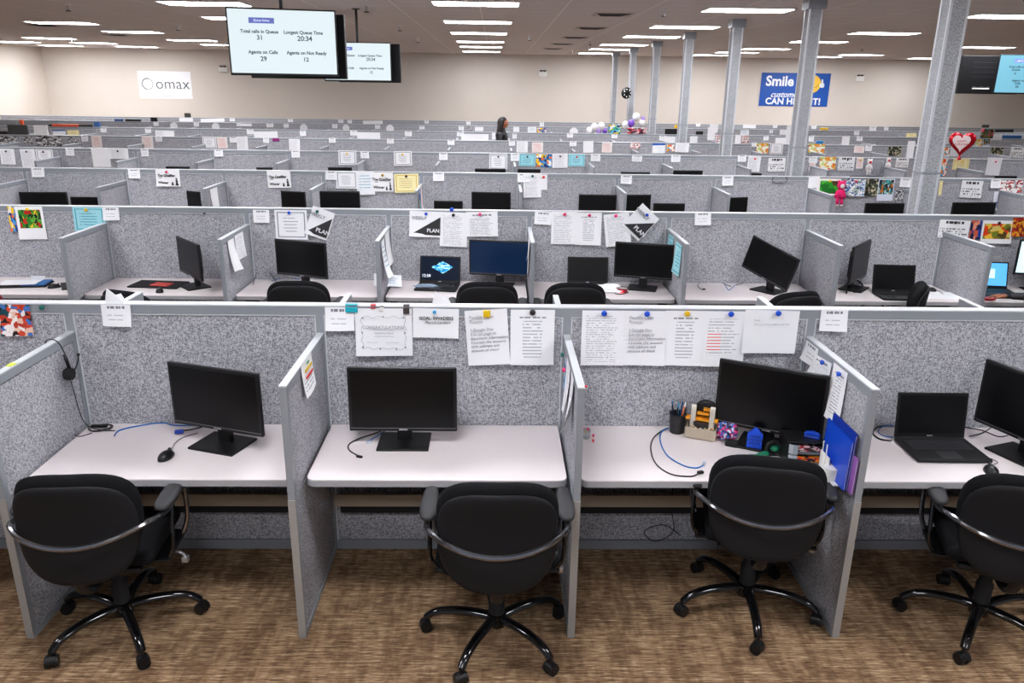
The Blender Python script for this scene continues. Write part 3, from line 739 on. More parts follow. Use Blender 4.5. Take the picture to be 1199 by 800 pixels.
def pp(row, x0, x1, y0, y1, kind, pc=None, rot=0, layer=0, label=None, px=None):
    """one sheet hanging on a row's near face, corners read off its top line"""
    off = .003+.0022*layer
    if pc is None and label is None and row >= 2: pass
    A = atrow(row, x0, y0, off); B = atrow(row, x1, y0, off); D = atrow(row, (x0+x1)/2, y1, off)
    w = (B.x-A.x); h = max(.02, A.z-D.z); xc = (A.x+B.x)/2; yk = -off+row*S
    zt = min(A.z, ZS+.012) if not rot else A.z
    nm = NAME.get(kind, 'printed_picture' if kind.startswith('pic') else 'paper_sheet')
    key = (row, kind); CNT[key] = CNT.get(key, 0)
    if label is None:
        d = WORD.get(kind, 'small colourful picture'); label = f'{d} on the {rowname[row]} partition row, {nth(CNT[key])} such from the left'; CNT[key] += 1
    c = Vector((xc, yk, zt-h/2)); r_ = R(rot)
    U = Vector((math.cos(r_), 0, -math.sin(r_)))*w; V = Vector((-math.sin(r_), 0, -math.cos(r_)))*h
    s_ = sheet(c-(U+V)/2, U, V, kind, label, nm, {'name': 'name card', 'cert': 'certificate', 'teal': 'certificate', 'yellow': 'certificate', 'cal': 'calendar', 'tri': 'poster', 'sign': 'sign'}.get(kind, 'picture' if kind.startswith('pic') else 'paper'),
               f'papers on the {rowname[row]} partition row', curl=.012 if row < 3 else .006)
    if kind == 'sign':
        Mr = Matrix.Rotation(r_, 4, 'Y')
        text('The Qualifier', h*.19, INK, 'title_text', s_, Mr @ T((-w*.05, -.012, h*.14)), bold=.0015)
        text('Winner', h*.19, INK, 'name_text', s_, Mr @ T((-w*.2, -.014, -h*.28)), bold=.0015)
        q = MB(); q.sph((w*.36, -.014, -h*.05), w*.035, (1, .15, 1.1), 6); q.prism([(w*.30, -h*.42), (w*.45, -h*.42), (w*.40, -h*.28), (w*.40, -h*.12), (w*.32, -h*.12), (w*.34, -h*.28)], 'y', -.0165, -.0135); q.prism([(w*.14, -h*.42), (w*.24, -h*.42), (w*.20, -h*.22), (w*.16, -h*.24)], 'y', -.0165, -.0135)
        bmesh.ops.transform(q.bm, matrix=Mr, verts=q.bm.verts[:]); q.build('silhouette', INK, s_)
    if kind == 'tri':
        Mr = Matrix.Rotation(r_, 4, 'Y')
        text('WEEKLY', h*.15, INKG, 'title_text', s_, Mr @ T((-w*.2, -.012, h*.24)), bold=.001)
        text('PLAN', h*.2, PAPER, 'white_text', s_, Mr @ T((w*.24, -.0155, -h*.24)), bold=.001)
        q = MB(); M_ = Matrix.Rotation(r_, 4, 'Y')
        q.prism([(-w*.46, -h*.42), (w*.46, -h*.42), (w*.46, h*.30)], 'y', -.007-.006, -.0045-.006); bmesh.ops.transform(q.bm, matrix=M_, verts=q.bm.verts[:])
        q.build('black_triangle', mat('tri_black', (44, 44, 48), .7), s_)
    if pc:
        px_ = (x0+x1)/2 if px is None else px; a = atrow(row, px_, max(y0+3, toprow(row, px_)+3), .0); rr = .014 if row < 2 else .016
        kk = (row, 'pin', pc); CNT[kk] = CNT.get(kk, 0)
        pin((a.x, yk-.004, min(a.z, ZS-.012)), pc, f'{nth(CNT[kk])} {pc} round pin from the left on the papers of the {rowname[row]} row', rr); CNT[kk] += 1
    return s_
# -- nearest row
s_ = pp(0, -3, 34, 357, 393, 'pic_collage', None, 0, 0, 'colourful photo collage at the left end of the nearest partition row')
a = atrow(0, 51, 364); pin((a.x, -.002, ZS-.02), 'green', 'dark green pin alone on the top rail, beside the photo collage')
pp(0, 117.5, 152, 356, 381, 'name', None, 0, 1, 'white name card on the nearest row, above the angled monitor')
def card_fold(x, y, row, label):
    a = atrow(row, x, y); t = MB(); X = a.x
    t.prism([(X-.045, ZS+.004), (X+.05, ZS+.004), (X-.028, ZS+.075)], 'y', row*S+.01, row*S+.0125)
    t.prism([(X-.045, ZS+.004), (X+.05, ZS+.004), (X+.03, ZS+.045), (X-.02, ZS+.03)], 'y', row*S+.024, row*S+.0265)
    t.box(X-.04, X+.045, row*S+.008, row*S+.028, ZS, ZS+.005)
    tag(t.build('folded_paper', PAPER), label, 'paper')
card_fold(132, 350, 0, 'folded white paper standing on top of the nearest row, above the name card')
card_fold(578-62, 350, 0, 'folded white paper peak on the top rail, above the goal card')
pp(0, 380, 414, 358, 385, 'name', None, 0, 1, 'white name card overlapped by the certificate with a teal clip')
s_ = pp(0, 415, 482, 359, 414, 'plain', None, 0, 2, 'white certificate with swirling border reading congratulations, held by clips')
s_.name = 'certificate'; s_['category'] = 'certificate'
w_, h_ = .272, .225
q = MB()
for (x0, y0, x1, y1) in ((-1, 1, 1, 1), (-1, -1, 1, -1), (-1, -1, -1, 1), (1, -1, 1, 1)):
    L = []
    for i in range(9):
        f = i/8; x = (x0+(x1-x0)*f)*w_*.39; z = (y0+(y1-y0)*f)*h_*.36; wv = .006*math.sin(i*2.6+x0)
        L.append((x+(wv if x0 == x1 else 0), -.014, z+(wv if y0 == y1 else 0)))
    q.tube(L, .0008, 4)
for x, z in ((-.105, -.075), (.105, -.075), (-.1, .075), (.1, .078), (0, .082), (-.105, 0), (.105, 0), (.06, -.085), (-.02, -.084)): q.sph((x, -.014, z), .0045, (1, .2, 1), 5)
q.build('swirl_border', INKG, s_)
text('CONGRATULATIONS!', .0205, INKG, 'title_text', s_, T((0, -.0135, .028)))
text('Attendance Award', .012, INKG, 'caption_text', s_, T((0, -.0135, -.002)), shear=.3)
q = MB()
for x0, x1, z in ((-.05, .05, .016), (-.045, .05, -.02), (-.085, -.03, -.05), (.01, .075, -.05)): q.box(x0, x1, -.0165, -.0155, z, z+.0012)
q.build('ruled_lines', INKG, s_)
def clip(x, y, row, w, h, m, label):
    a = atrow(row, x, y); b = MB(); X = a.x
    b.box(X-w/2, X+w/2, row*S-.016, row*S-.008, ZS-h-.004, ZS-.006, bev=.003); b.box(X-w/2, X+w/2, row*S-.012, row*S+.012, ZS+.0005, ZS+.008, bev=.003)
    tag(b.build('clip', m, None), label, 'clip')
TEAL = mat('teal_plastic', (20, 170, 190), .3)
clip(412, 362, 0, .06, .028, TEAL, 'teal clip between the name card and the certificate')
clip(476, 362, 0, .030, .034, mat('clip_brown', (64, 54, 56), .5), 'dark brown square clip at the right corner of the certificate')
clip(437, 357, 0, .026, .008, mat('clip_red', (214, 34, 40), .4), 'small red clip on the top rail above the certificate')
clip(447, 360, 0, .02, .02, WHITE, 'small white clip at the middle of the certificate')
s_ = pp(0, 483, 537, 359, 393, 'plain', None, 1, 1, 'white goal card with bold heading under a small sky blue pin')
text('GOAL: INVADERS', .0215, INK, 'title_text', s_, T((.002, -.0085, .026)), bold=.0006)
text('Patricia Lambert', .019, INK, 'script_text', s_, T((.008, -.0085, .005)), shear=.5)
a = atrow(0, 509, 363); pin((a.x, -.006, ZS-.026), 'sky', 'small sky blue pin on the white goal card', .009)
CLAIM = 'Possible Claim\nProcess:\n\n1.Google Doc\n2.Script page to\ndocument information\n3.Locate the account\nwith address and\namount of check'
s_ = pp(0, 546, 596, 360, 424, 'plain', None, -4, 2, 'white page of large grey print tilted under a square yellow magnet')
text(CLAIM, .0205, INKG, 'body_text', s_, T((-.085, -.009, .022)), 'LEFT', shear=.1, lines=1.05).rotation_euler = (0, R(-4), 0)
a = atrow(0, 570, 365); pin((a.x, -.010, ZS-.032), 'yellow', 'square yellow magnet on the tilted claim process page', .017, shape='square')
pp(0, 598, 650, 360, 424, 'list', None, 0, 1, 'white page with a two-column list below the round dark magnet')
a = atrow(0, 623.5, 363); pin((a.x, -.006, ZS-.024), 'black', 'round dark magnet on the two-column list left of the second divider', .0155)
pp(0, 682, 733, 361, 425, 'doc', 'blue', 0, 1, 'printed page at the left end of the five joined pages', px=707)
s_ = pp(0, 733, 782, 361.5, 425, 'plain', 'blue', 0, 2, 'page of large grey print, second of the five joined pages', px=757)
text(CLAIM, .0205, INKG, 'body_text', s_, T((-.085, -.009, .022)), 'LEFT', lines=1.05)
pp(0, 780, 828, 361.5, 425, 'list', 'yellow', 0, 1, 'two-column list under a yellow pin, third of the five joined pages', px=804)
pp(0, 826, 876, 362, 426, 'redline', 'blue', 0, 2, 'page with red marked lines, fourth of the five joined pages', px=855)
s_ = pp(0, 873, 937, 361, 411, 'plain', 'blue', 1, 3, 'wide white page with a single line, last of the five joined pages', px=910)
text('Travel:', .011, INKG, 'title_text', s_, T((-.075, -.009, .062)))
text('Schedule travel with your manager two weeks ahead', .0082, INKG, 'body_text', s_, T((.0, -.009, .042)))
pp(0, 962, 994, 361, 386, 'name', None, 0, 1, 'white name card on the nearest row, right of the joined pages')
# -- second row
P2_ = [(9, 20, 246, 275, 'pic_toon', None, 0, 0, 'blue and yellow cartoon print at the left end of the second row', None),
 (17.5, 50, 246, 284, 'pic_garden', 'yellow', -1, 1, 'white sheet with a green and red photo at the left end of the second row', 34),
 (84.5, 122, 246, 274, 'teal', 'yellow', 0, 0, None, 102), (120, 139, 246, 261, 'name', None, 0, 1, None, None), (296, 315, 247, 262, 'name', None, 0, 0, None, None),
 (321, 359, 247, 281, 'cert', 'blue', 0, 0, 'white certificate under a dark blue pin on the second row', 339), (360, 387, 245, 279, 'tri', 'green', 20, 1, 'white poster with a black triangle tilted beside the certificate, second row', 372),
 (479, 517, 247, 277, 'tri', 'blue', 2, 0, 'white poster with a black triangle hanging straight left of centre, second row', 499), (546, 583, 247, 276, 'form', 'pink', -2, 0, None, 562),
 (515, 547, 248, 288, 'doc', 'black', 2, 1, 'printed page between the triangle poster and the form, second row', 531), (626, 646, 247, 262, 'name', None, 3, 0, None, None),
 (646, 676, 247, 285, 'doc', 'pink', 0, 1, 'printed page on the left of a joined pair, second row', 661), (675, 705, 248, 286, 'list', 'pink', 0, 2, 'printed list on the right of a joined pair, second row', 690),
 (709, 739, 249, 287, 'doc', 'pink', -7, 1, 'printed page tilted beside the diamond-hung poster, second row', 721), (737, 765, 242, 277, 'tri', 'blue', 42, 3, 'triangle poster hung like a diamond above the second row', 757),
 (814, 833, 249, 264, 'name', None, -2, 0, None, None), (1100, 1136, 261, 282, 'cal', 'black', 2, 0, 'white calendar sheet behind the right end divider, second row', 1117),
 (1137, 1150, 262, 284, 'pic_face', None, 0, 0, 'small blue and orange portrait beside the calendar, second row', None), (1151, 1187, 262, 289, 'pic_cup', 'black', 0, 1, 'white framed picture of a red bottle, second row right', 1168),
 (1186, 1203, 259, 281, 'pic_redad', None, 0, 2, 'dark red and yellow flyer at the right picture edge, second row', None)]
for x0, x1, y0, y1, kd, pc, rt, ly, lb, px in P2_: pp(1, x0, x1, y0, y1, kd, pc, rt, ly, lb, px)
a = atrow(1, 240, 252); pin((a.x, S-.002, a.z), 'black', 'black pin alone on the second row, left of the centre divider', .009)
# -- third row
P3_ = [(37, 52, 202, 213, 'name', None), (150, 164, 202, 213, 'name', None), (182, 210, 202, 222, 'sign', 'pink'), (312.5, 340, 202, 222, 'sign', None), (381, 394, 202, 212, 'name', None),
 (393, 418, 202, 222, 'cert', None), (417, 438, 202, 229, 'bhead', None), (436, 460, 203, 225, 'sign', 'gold'), (461.5, 490, 204, 226, 'yellow', 'black'), (507, 520, 202, 212, 'name', None),
 (606, 620, 203, 213, 'name', None), (613, 634, 203, 231, 'doc', 'green'), (632, 641, 204, 222, 'plain', 'red'), (727, 740, 205, 215, 'name', None), (846, 859, 207, 218, 'name', None),
 (947, 960, 209, 222, 'plain', None), (957, 985, 211, 230, 'pic_green', 'yellow'), (989, 1014, 212, 232, 'pic_comic', 'red'), (1012, 1030, 212, 232, 'pic_dark', None), (1029, 1048, 212, 238, 'pic_tealdark', 'teal'),
 (1054, 1067, 212, 222, 'name', None), (1049, 1058, 226, 240, 'pic_bw', None), (1126, 1151, 215, 235, 'cal', 'black'), (1160, 1172, 214, 224, 'name', None), (1172, 1198, 215, 232, 'pic_xmas', None), (1164, 1183, 228, 250, 'pic_bubble', 'black'), (1100, 1104, 215, 232, 'yellow', None)]
for q_, (x0, x1, y0, y1, kd, pc) in enumerate(P3_): pp(2, x0, x1, y0, y1, kd, pc, random.uniform(-2, 2), q_ % 3)
P4_ = [(0, 17, 180, 198, 'doc', 'black'), (24, 41, 180, 201, 'doc', 'black'), (42, 62, 180, 193, 'cert', 'black'), (77, 87, 178, 187, 'name', None), (107, 128, 178, 200, 'plain', None), (128, 150, 178, 190, 'doc', 'black'),
 (165, 174, 178, 187, 'name', None), (251, 261, 178, 186, 'name', None), (341, 351, 178, 186, 'name', None), (396, 417, 177, 194, 'cert', 'yellow'), (422, 432, 178, 186, 'name', None), (461, 482, 177, 194, 'cert', 'yellow'),
 (514, 524, 179, 187, 'name', None), (573, 594, 180, 198, 'cert', 'black'), (598, 608, 179, 188, 'name', None), (608, 627, 180, 194, 'teal', 'black'), (628, 646, 180, 195, 'pic_toon', 'black'), (647, 665, 179, 196, 'doc', 'black'),
 (666, 685, 180, 194, 'teal', 'red'), (692, 703, 180, 188, 'name', None), (740, 752, 182, 189, 'name', None), (786, 797, 182, 190, 'name', None), (864, 874, 183, 191, 'name', None), (876, 891, 184, 203, 'doc', 'red'),
 (900, 920, 187, 203, 'cal', 'black'), (947, 957, 187, 194, 'name', None), (948, 955, 192, 204, 'pink', None), (960, 979, 187, 202, 'pic_gold', None), (982, 1001, 187, 203, 'cal', 'black'), (1003, 1011, 188, 201, 'pink', 'yellow'), (1049, 1064, 189, 200, 'cal', None),
 (1102, 1110, 190, 210, 'pic_orange', None), (1116, 1135, 190, 203, 'yellow', 'yellow'), (1156, 1173, 189, 210, 'plain', 'pink')]
P5_ = [(0, 20, 166, 177, 'pic_bw'), (28, 38, 166, 175, 'pic_bw'), (42, 72, 165, 177, 'pic_bw'), (80, 90, 166, 173, 'pic_bw'), (95.5, 103.5, 164, 171, 'name'), (107, 119, 164, 178, 'pink'), (166, 179, 164, 178, 'pink'), (182, 190, 164, 170, 'name'), (237, 253, 164, 177, 'cert'), (254, 266, 164, 177, 'pink'),
 (269, 277, 164, 170, 'name'), (277, 290, 163, 178, 'doc'), (308, 315, 164, 170, 'name'), (338, 351, 165, 178, 'doc'), (385, 393, 163, 169, 'name'), (453, 461, 163, 169, 'name'), (524, 532, 164, 170, 'name'), (596, 603, 165, 171, 'name'), (605, 618, 166, 179, 'doc'), (623, 636, 167, 179, 'pink'), (667, 675, 166, 172, 'name'),
 (683, 695, 166, 180, 'plain'), (705, 717, 168, 180, 'pink'), (738, 750, 169, 176, 'pic_xmas'), (764, 779, 170, 182, 'pic_bluetop'), (781, 790, 172, 180, 'pic_orange'), (791, 807, 170, 181, 'doc'), (880, 886, 170, 175, 'name'), (886, 900, 171, 183, 'pic_gold'), (902, 917, 171, 184, 'cert'), (947, 966, 172, 183, 'pic_gold'),
 (1000, 1012, 175, 183, 'pink'), (1013, 1021, 174, 181, 'name'), (1040, 1055, 176, 187, 'pic_dark'), (1105, 1112, 178, 188, 'pic_orange'), (1113, 1127, 176, 188, 'doc'), (1160, 1174, 178, 189, 'pic_dark'), (1183, 1199, 178, 190, 'cal')]
P6_ = [(62, 77, 157, 163, 'pic_bluetop'), (79, 93, 157, 163, 'yellow'), (118, 125, 154, 159, 'name'), (170, 177, 154, 159, 'name'), (182, 194, 156, 164, 'doc'), (194, 204, 156, 163, 'plain'), (289, 297, 153, 159, 'name'), (297, 325, 155.5, 163, 'strip'), (351, 358, 154, 160, 'name'), (410, 418, 153, 159, 'name'), (418, 445, 155, 163, 'strip'),
 (474, 482, 153, 159, 'name'), (535, 543, 154, 159, 'name'), (540, 572, 156, 164, 'strip'), (576, 580, 155, 163, 'plain'), (600, 605, 156, 162, 'name'), (664, 671, 156, 161, 'name'), (716, 723, 157, 162, 'name'), (772, 780, 159, 165, 'name'), (778, 791, 160, 169, 'plain'), (792, 802, 161, 168, 'plain'), (808, 817, 160, 172, 'plain'), (829, 838, 150, 165, 'plain'), (838, 845, 159, 168, 'pic_xmas'),
 (861, 868, 159, 170, 'plain'), (869, 877, 160, 169, 'pic_xmas'), (894, 900, 161, 166, 'name'), (908, 920, 163, 172, 'plain'), (947, 953, 162, 168, 'name'), (986, 995, 162, 173, 'plain'), (1003, 1010, 163, 168, 'name'), (1106, 1114, 165, 172, 'name'), (1142, 1150, 167, 176, 'pic_gold'), (1151, 1160, 166, 177, 'pic_tealdark'), (1160, 1173, 161, 168, 'doc')]
P7_ = [(180, 186, 146, 151, 'name'), (199, 208, 146.5, 153, 'round'), (227, 233, 146, 151, 'name'), (248, 257, 146.5, 153, 'round'), (277, 295, 146.5, 150, 'strip'), (312, 320, 146, 151, 'name'), (332, 338, 146, 151, 'name'), (351, 360, 146.5, 153, 'round'), (389, 395, 146, 151, 'name'), (401, 409, 146.5, 153, 'round'), (439, 445, 146, 151, 'name'), (452, 461, 146, 152.5, 'round'), (491, 497, 147, 151, 'name'),
 (537, 543, 147, 152, 'name'), (547, 552, 147, 153, 'pic_bw'), (556, 566, 148, 153, 'plain'), (601, 608, 148, 154, 'plain'), (618, 628, 148, 155, 'bhead'), (629, 640, 149, 155, 'pic_toon'), (667, 677, 149, 155, 'round'), (747, 752, 150, 154, 'name'), (753, 760, 150, 157, 'pic_xmas'), (831, 841, 147, 157, 'plain'), (867, 877, 154, 160, 'bhead'), (901, 905, 154, 158, 'name'), (913, 922, 154, 160, 'plain'), (1000, 1006, 156, 161, 'name'), (1061, 1073, 159, 164, 'yellow')]
P8_ = [(210, 226, 141.5, 146, 'strip'), (235, 263, 142, 146, 'strip'), (269, 275, 141, 145, 'name'), (337, 343, 141, 145, 'name'), (396, 402, 141, 145, 'name'), (407, 412, 141.5, 145.5, 'name'), (425, 448, 142, 146, 'strip'), (497, 502, 141, 145, 'name'), (546, 551, 142, 146, 'name'), (632, 637, 142.5, 148, 'name'), (815, 820, 145.5, 149.5, 'name'), (870, 885, 147.5, 152, 'strip'), (905, 910, 148.5, 152, 'name'), (950, 956, 149, 153.5, 'name'), (1018, 1026, 151, 156.5, 'name'), (1035, 1040, 151.5, 155.5, 'name')]
for row, L in ((3, P4_), (4, P5_), (5, P6_), (6, P7_), (7, P8_)):
    for q_, e in enumerate(L):
        x0, x1, y0, y1, kd = e[:5]
        if kd == 'round':
            A = atrow(row, x0, y0); B = atrow(row, x1, y0); D = atrow(row, x0, y1); r_ = (B.x-A.x)/2; c = ((A.x+B.x)/2, row*S-.003, A.z-r_)
            o = MB().cyl((0, 0, 0), (0, -.004, 0), r_, r_, 20).build('paper_badge', PAPER, None, loc=c)
            CNT[(row, kd)] = CNT.get((row, kd), 0); tag(o, f'{WORD["round"]} on the {rowname[row]} partition row, {nth(CNT[(row, kd)])} from the left', 'paper', f'papers on the {rowname[row]} partition row'); CNT[(row, kd)] += 1
        else: pp(row, x0, x1, y0, y1, kd, e[5] if len(e) > 5 else None, random.uniform(-2, 2), q_ % 3)
# sheets on the dividers
def dsheet(row, i, side, ya, yb, z0, z1, kind, label, tiltz=0, curl=.015):
    X = gx(row, i)+side*.0185; Y = row*S
    return sheet((X, Y+ya, z0), (0, yb-ya, tiltz), (0, 0, z1-z0), kind, label, 'paper_sheet', 'paper', 'papers on side dividers', curl, (side, 0, 0))
MATS['tag_print'] = print_mat('pr_tag', n=9, word=8, hi=None, ink=(170, 170, 176), fill=.8, my=(.1, .5))
o = dsheet(0, 0, 1, -.49, -.29, 1.232, 1.075, 'tag_print', 'small white tag with yellow and red bands on the first divider from centre')
# coloured bands of the tag
MB().box(-.001, .001, -.06, .06, .028, .042).build('yellow_band', mat('band_yellow', (236, 200, 40), .6), o, loc=(.0085, 0, 0))
MB().box(-.001, .001, -.055, .065, -.004, .008).build('red_band', mat('band_red', (220, 40, 50), .6), o, loc=(.011, 0, 0))
MB().box(-.001, .001, -.02, .015, .056, .064).build('green_mark', mat('mark_green', (40, 150, 110), .6), o, loc=(.0075, 0, 0))
dsheet(0, 1, -1, -.42, -.25, 1.20, .93, 'pr_doc', 'long white paper hanging on the left face of the second divider', 0, .03)
dsheet(0, 1, -1, -.58, -.47, 1.21, .95, 'pr_doc', 'curling white slip nearer the front of the second divider', 0, .04)
for y_, z_, c_, lb in ((-.20, 1.19, 'green', 'green pin at the back of the second divider'), (-.30, 1.15, 'pink', 'pink pin on the hanging paper of the second divider')): pin((gx(0, 1)-.028, y_, z_), c_, lb, .011, (-1, 0, 0))
pic_mat('pic_strip', [(30, 90, 190), (235, 200, 40), (230, 230, 235), (24, 50, 120), (60, 160, 200)], 5, seed=14)
dsheet(0, 1, -1, -.24, -.14, 1.17, .99, 'pic_strip', 'blue and yellow card strip on the second divider near the back panel', 0, .005)
dsheet(0, 2, -1, -.165, -.01, 1.215, 1.115, 'pr_name', 'white name card at the back of the folder divider')
dsheet(0, 2, -1, -.33, -.12, 1.20, 1.06, 'pr_form', 'small white note under a blue pin on the folder divider', -.02, .03)
dsheet(0, 2, -1, -.50, -.35, 1.215, .955, 'pr_list', 'long white page under a blue pin on the folder divider')
pin((gx(0, 2)-.030, -.27, 1.185), 'blue', 'blue pin on the small note of the folder divider', .012, (-1, 0, 0)); pin((gx(0, 2)-.030, -.455, 1.195), 'blue', 'blue pin on the long page of the folder divider', .012, (-1, 0, 0))
dsheet(1, -2, 1, -.60, -.45, 1.19, .93, 'plain', 'white paper strip curling off the divider left of the second row chair', 0, .05); dsheet(1, -2, 1, -.42, -.20, 1.20, .99, 'pr_doc', 'white page on the divider left of the certificate, second row')
dsheet(1, -1, 1, -.40, -.15, 1.22, .95, 'plain', 'white page on the divider beside the lock screen laptop, second row', 0, .03); dsheet(1, -1, 1, -.62, -.45, 1.20, .9, 'pr_bluehead', 'pale blue page curling near the front of the laptop divider, second row', 0, .05)
dsheet(1, 0, -1, -.62, -.40, 1.24, 1.05, 'pr_form', 'papers curling up over the centre divider of the second row', 0, .02); dsheet(1, 0, -1, -.5, -.3, 1.19, .88, 'plain', 'long white sheet hanging on the centre divider, second row', 0, .008)
dsheet(1, 1, -1, -.30, -.10, 1.20, .97, 'pr_teal', 'pale teal page on the left face of the divider beside the gadget desk'); dsheet(1, 1, -1, -.62, -.40, 1.19, .93, 'pr_teal', 'pale teal page near the front edge of the gadget desk divider')
dsheet(1, 3, 1, -.70, -.50, 1.215, 1.08, 'pr_name', 'white name card on the rightmost divider of the second row')
dsheet(2, -3, 1, -.60, -.35, 1.20, .97, 'plain', 'white sheet on a left divider of the third row')
dsheet(2, -1, 1, -.60, -.40, 1.22, .88, 'pic_strip', 'colourful card strip on the left centre divider of the third row'); dsheet(2, -1, 1, -.38, -.20, 1.24, .95, 'pr_pink', 'white and pink card on the left centre divider of the third row')

exec_detail = True
# ------------------------------------------------------------------ things on the nearest desks
def cable(pts, r, m, name, label, cat='cable', parent=None, n=6):
    o = MB().tube([Vector(p) for p in pts], r, n).build(name, m, parent, 'all')
    return tag(o, label, cat) if label else o
def dz(x, y, h=.004): p_ = atZ(x, y, DZ); return (p_.x, p_.y, DZ+h)
def mouse(x, y, rz, label):
    t = empty('computer_mouse', label, 'mouse', (x, y, DZ), R(rz), 'computer mice')
    b = bmesh.new(); bmesh.ops.create_uvsphere(b, u_segments=20, v_segments=12, radius=1)
    for v in b.verts:
        v.co = Vector((v.co.x*.031*(1-.12*v.co.y), v.co.y*.052, max(0, v.co.z)*.034*(1-.15*v.co.y)+.001))
    m_ = MB(); m_.merge(b); m_.build('body', BLK, t, 'all')
    MB().cyl((-.004, .03, .029), (.004, .03, .029), .008, n=12).build('scroll_wheel', LKEY, t, True)
    return t
# headset
t = empty('headset', 'black headset hung over the top of the left divider', 'headset', (0, 0, 0))
hx = gx(0, -1)+.03
MB().tube([(hx-.06, -.20, 1.16), (hx-.045, -.2, 1.235), (hx-.02, -.2, 1.25), (hx+.008, -.195, 1.235), (hx+.018, -.175, 1.18), (hx+.02, -.16, 1.12)], .0028, 6).build('headband', CHR, t, 'all')
MB().tube([(hx+.018, -.175, 1.165), (hx+.02, -.158, 1.09)], .0085, 8).build('slider', BLK, t, 'all')
MB().cyl((hx+.008, -.165, 1.065), (hx+.036, -.165, 1.065), .03, .028, 20).cyl((hx+.0, -.165, 1.065), (hx+.010, -.165, 1.065), .026, .03, 20).build('ear_cushion', BLKM, t, True)
MB().tube([(hx+.03, -.15, 1.065), (hx+.04, -.12, 1.10), (hx+.04, -.10, 1.135)], .0035, 6).sph((hx+.04, -.098, 1.14), .008).build('microphone_boom', BLK, t, 'all')
MB().tube([(hx+.02, -.165, 1.035), (hx+.02, -.15, .96), (hx+.022, -.14, .87), (hx+.03, -.12, .79), (hx+.07, -.09, DZ+.006), (hx+.16, -.10, DZ+.004)], .0022, 5).build('cord', BLK, t, 'all')
# bundle of cord on desk 1
bx, by = atZ(118, 503, DZ).x, atZ(118, 503, DZ).y
pts = [(bx+.055*math.cos(a*.9)*(1+.12*math.sin(a*2.3)), by+.032*math.sin(a*.9)*(1+.2*math.sin(a*1.7)), DZ+.006+.004*(math.sin(a)+1)) for a in [i*.55 for i in range(30)]]
cable(pts, .0028, BLK, 'cord_bundle', 'coiled black headset cord with inline box on the left desk')
MB().box(-.045, .035, -.010, .010, 0, .014, bev=.004).build('inline_box', BLK, [o for o in bpy.data.objects if o.name.startswith('cord_bundle')][0], loc=(bx, by, DZ+.012))
cable([dz(100, 496), dz(85, 505), dz(92, 512), dz(108, 508)], .002, BLK, 'thin_cable', 'thin black wire looping at the corner of the left desk')
cable([dz(134, 511), dz(140, 505), dz(160, 500), dz(190, 496), (atZ(210, 496, DZ).x, -.03, DZ+.004), (atZ(260, 496, DZ).x, -.02, DZ+.004)], .0035, CBLUE, 'network_cable', 'blue network cable along the back of the left desk', 'cable')
t = empty('video_cable', 'black monitor cable with a blue plug behind the angled monitor', 'cable')
cable([dz(214, 507, .012), dz(225, 506, .014), dz(240, 503, .02), dz(252, 500, .05)], .004, BLK, 'cord', None, parent=t)
MB().box(-.02, .02, -.009, .009, -.009, .009, T(dz(210, 508, .012)) @ Matrix.Rotation(R(15), 4, 'Z'), bev=.003).build('blue_plug', BLUE, t)
mp = atZ(195, 536, DZ); mouse(mp.x, mp.y, -10, 'black computer mouse on the left desk before the angled monitor')
cable([(mp.x+.005, mp.y+.045, DZ+.01), dz(205, 520), dz(215, 513), dz(232, 508)], .0018, BLK, 'mouse_cable', 'thin cord of the mouse on the left desk', 'cable')
# desk 2 cable
t = empty('usb_cable', 'black cable ending in a small plug, left of the square monitor base', 'cable')
cable([dz(455, 504, .02), dz(440, 508), dz(422, 514), dz(409, 521), dz(409, 528), dz(418, 534)], .0032, BLK, 'cord', None, parent=t)
MB().box(-.014, .014, -.007, .007, 0, .009, T(dz(421, 536, .001)) @ Matrix.Rotation(R(-25), 4, 'Z'), bev=.002).build('plug', BLK, t)
t = empty('network_plug', 'short blue network cable end behind the square monitor', 'cable')
cable([dz(455, 506, .02), dz(444, 510), dz(434, 517, .008)], .0028, CBLUE, 'cord', None, parent=t)
MB().box(-.012, .012, -.006, .006, 0, .01, T(dz(432, 519, .002)) @ Matrix.Rotation(R(40), 4, 'Z'), bev=.002).build('clear_plug', mat('clear_plug', (190, 205, 225), .2), t)
# desk 3 cables
t = empty('network_cable', 'blue network cable curving over the cluttered desk', 'cable')
cable([dz(783, 503, .01), dz(775, 506), dz(773, 517), dz(781, 534), dz(800, 546), dz(815, 549), dz(823, 546)], .0034, CBLUE, 'cord', None, parent=t)
MB().box(-.006, .006, -.015, .015, 0, .012, T(dz(824, 545, .003)) @ Matrix.Rotation(R(-25), 4, 'Z'), bev=.002).build('clear_plug', MATS['clear_plug'], t)
t = empty('power_cable', 'black cable curving outside the blue one on the cluttered desk', 'cable')
cable([dz(775, 505, .004), dz(765, 514), dz(762, 527), dz(768, 544), dz(785, 556), dz(808, 559), dz(817, 556)], .0034, BLK, 'cord', None, parent=t)
MB().box(-.014, .014, -.009, .009, 0, .012, T(dz(820, 555, .002)) @ Matrix.Rotation(R(20), 4, 'Z'), bev=.003).build('plug', BLK, t)
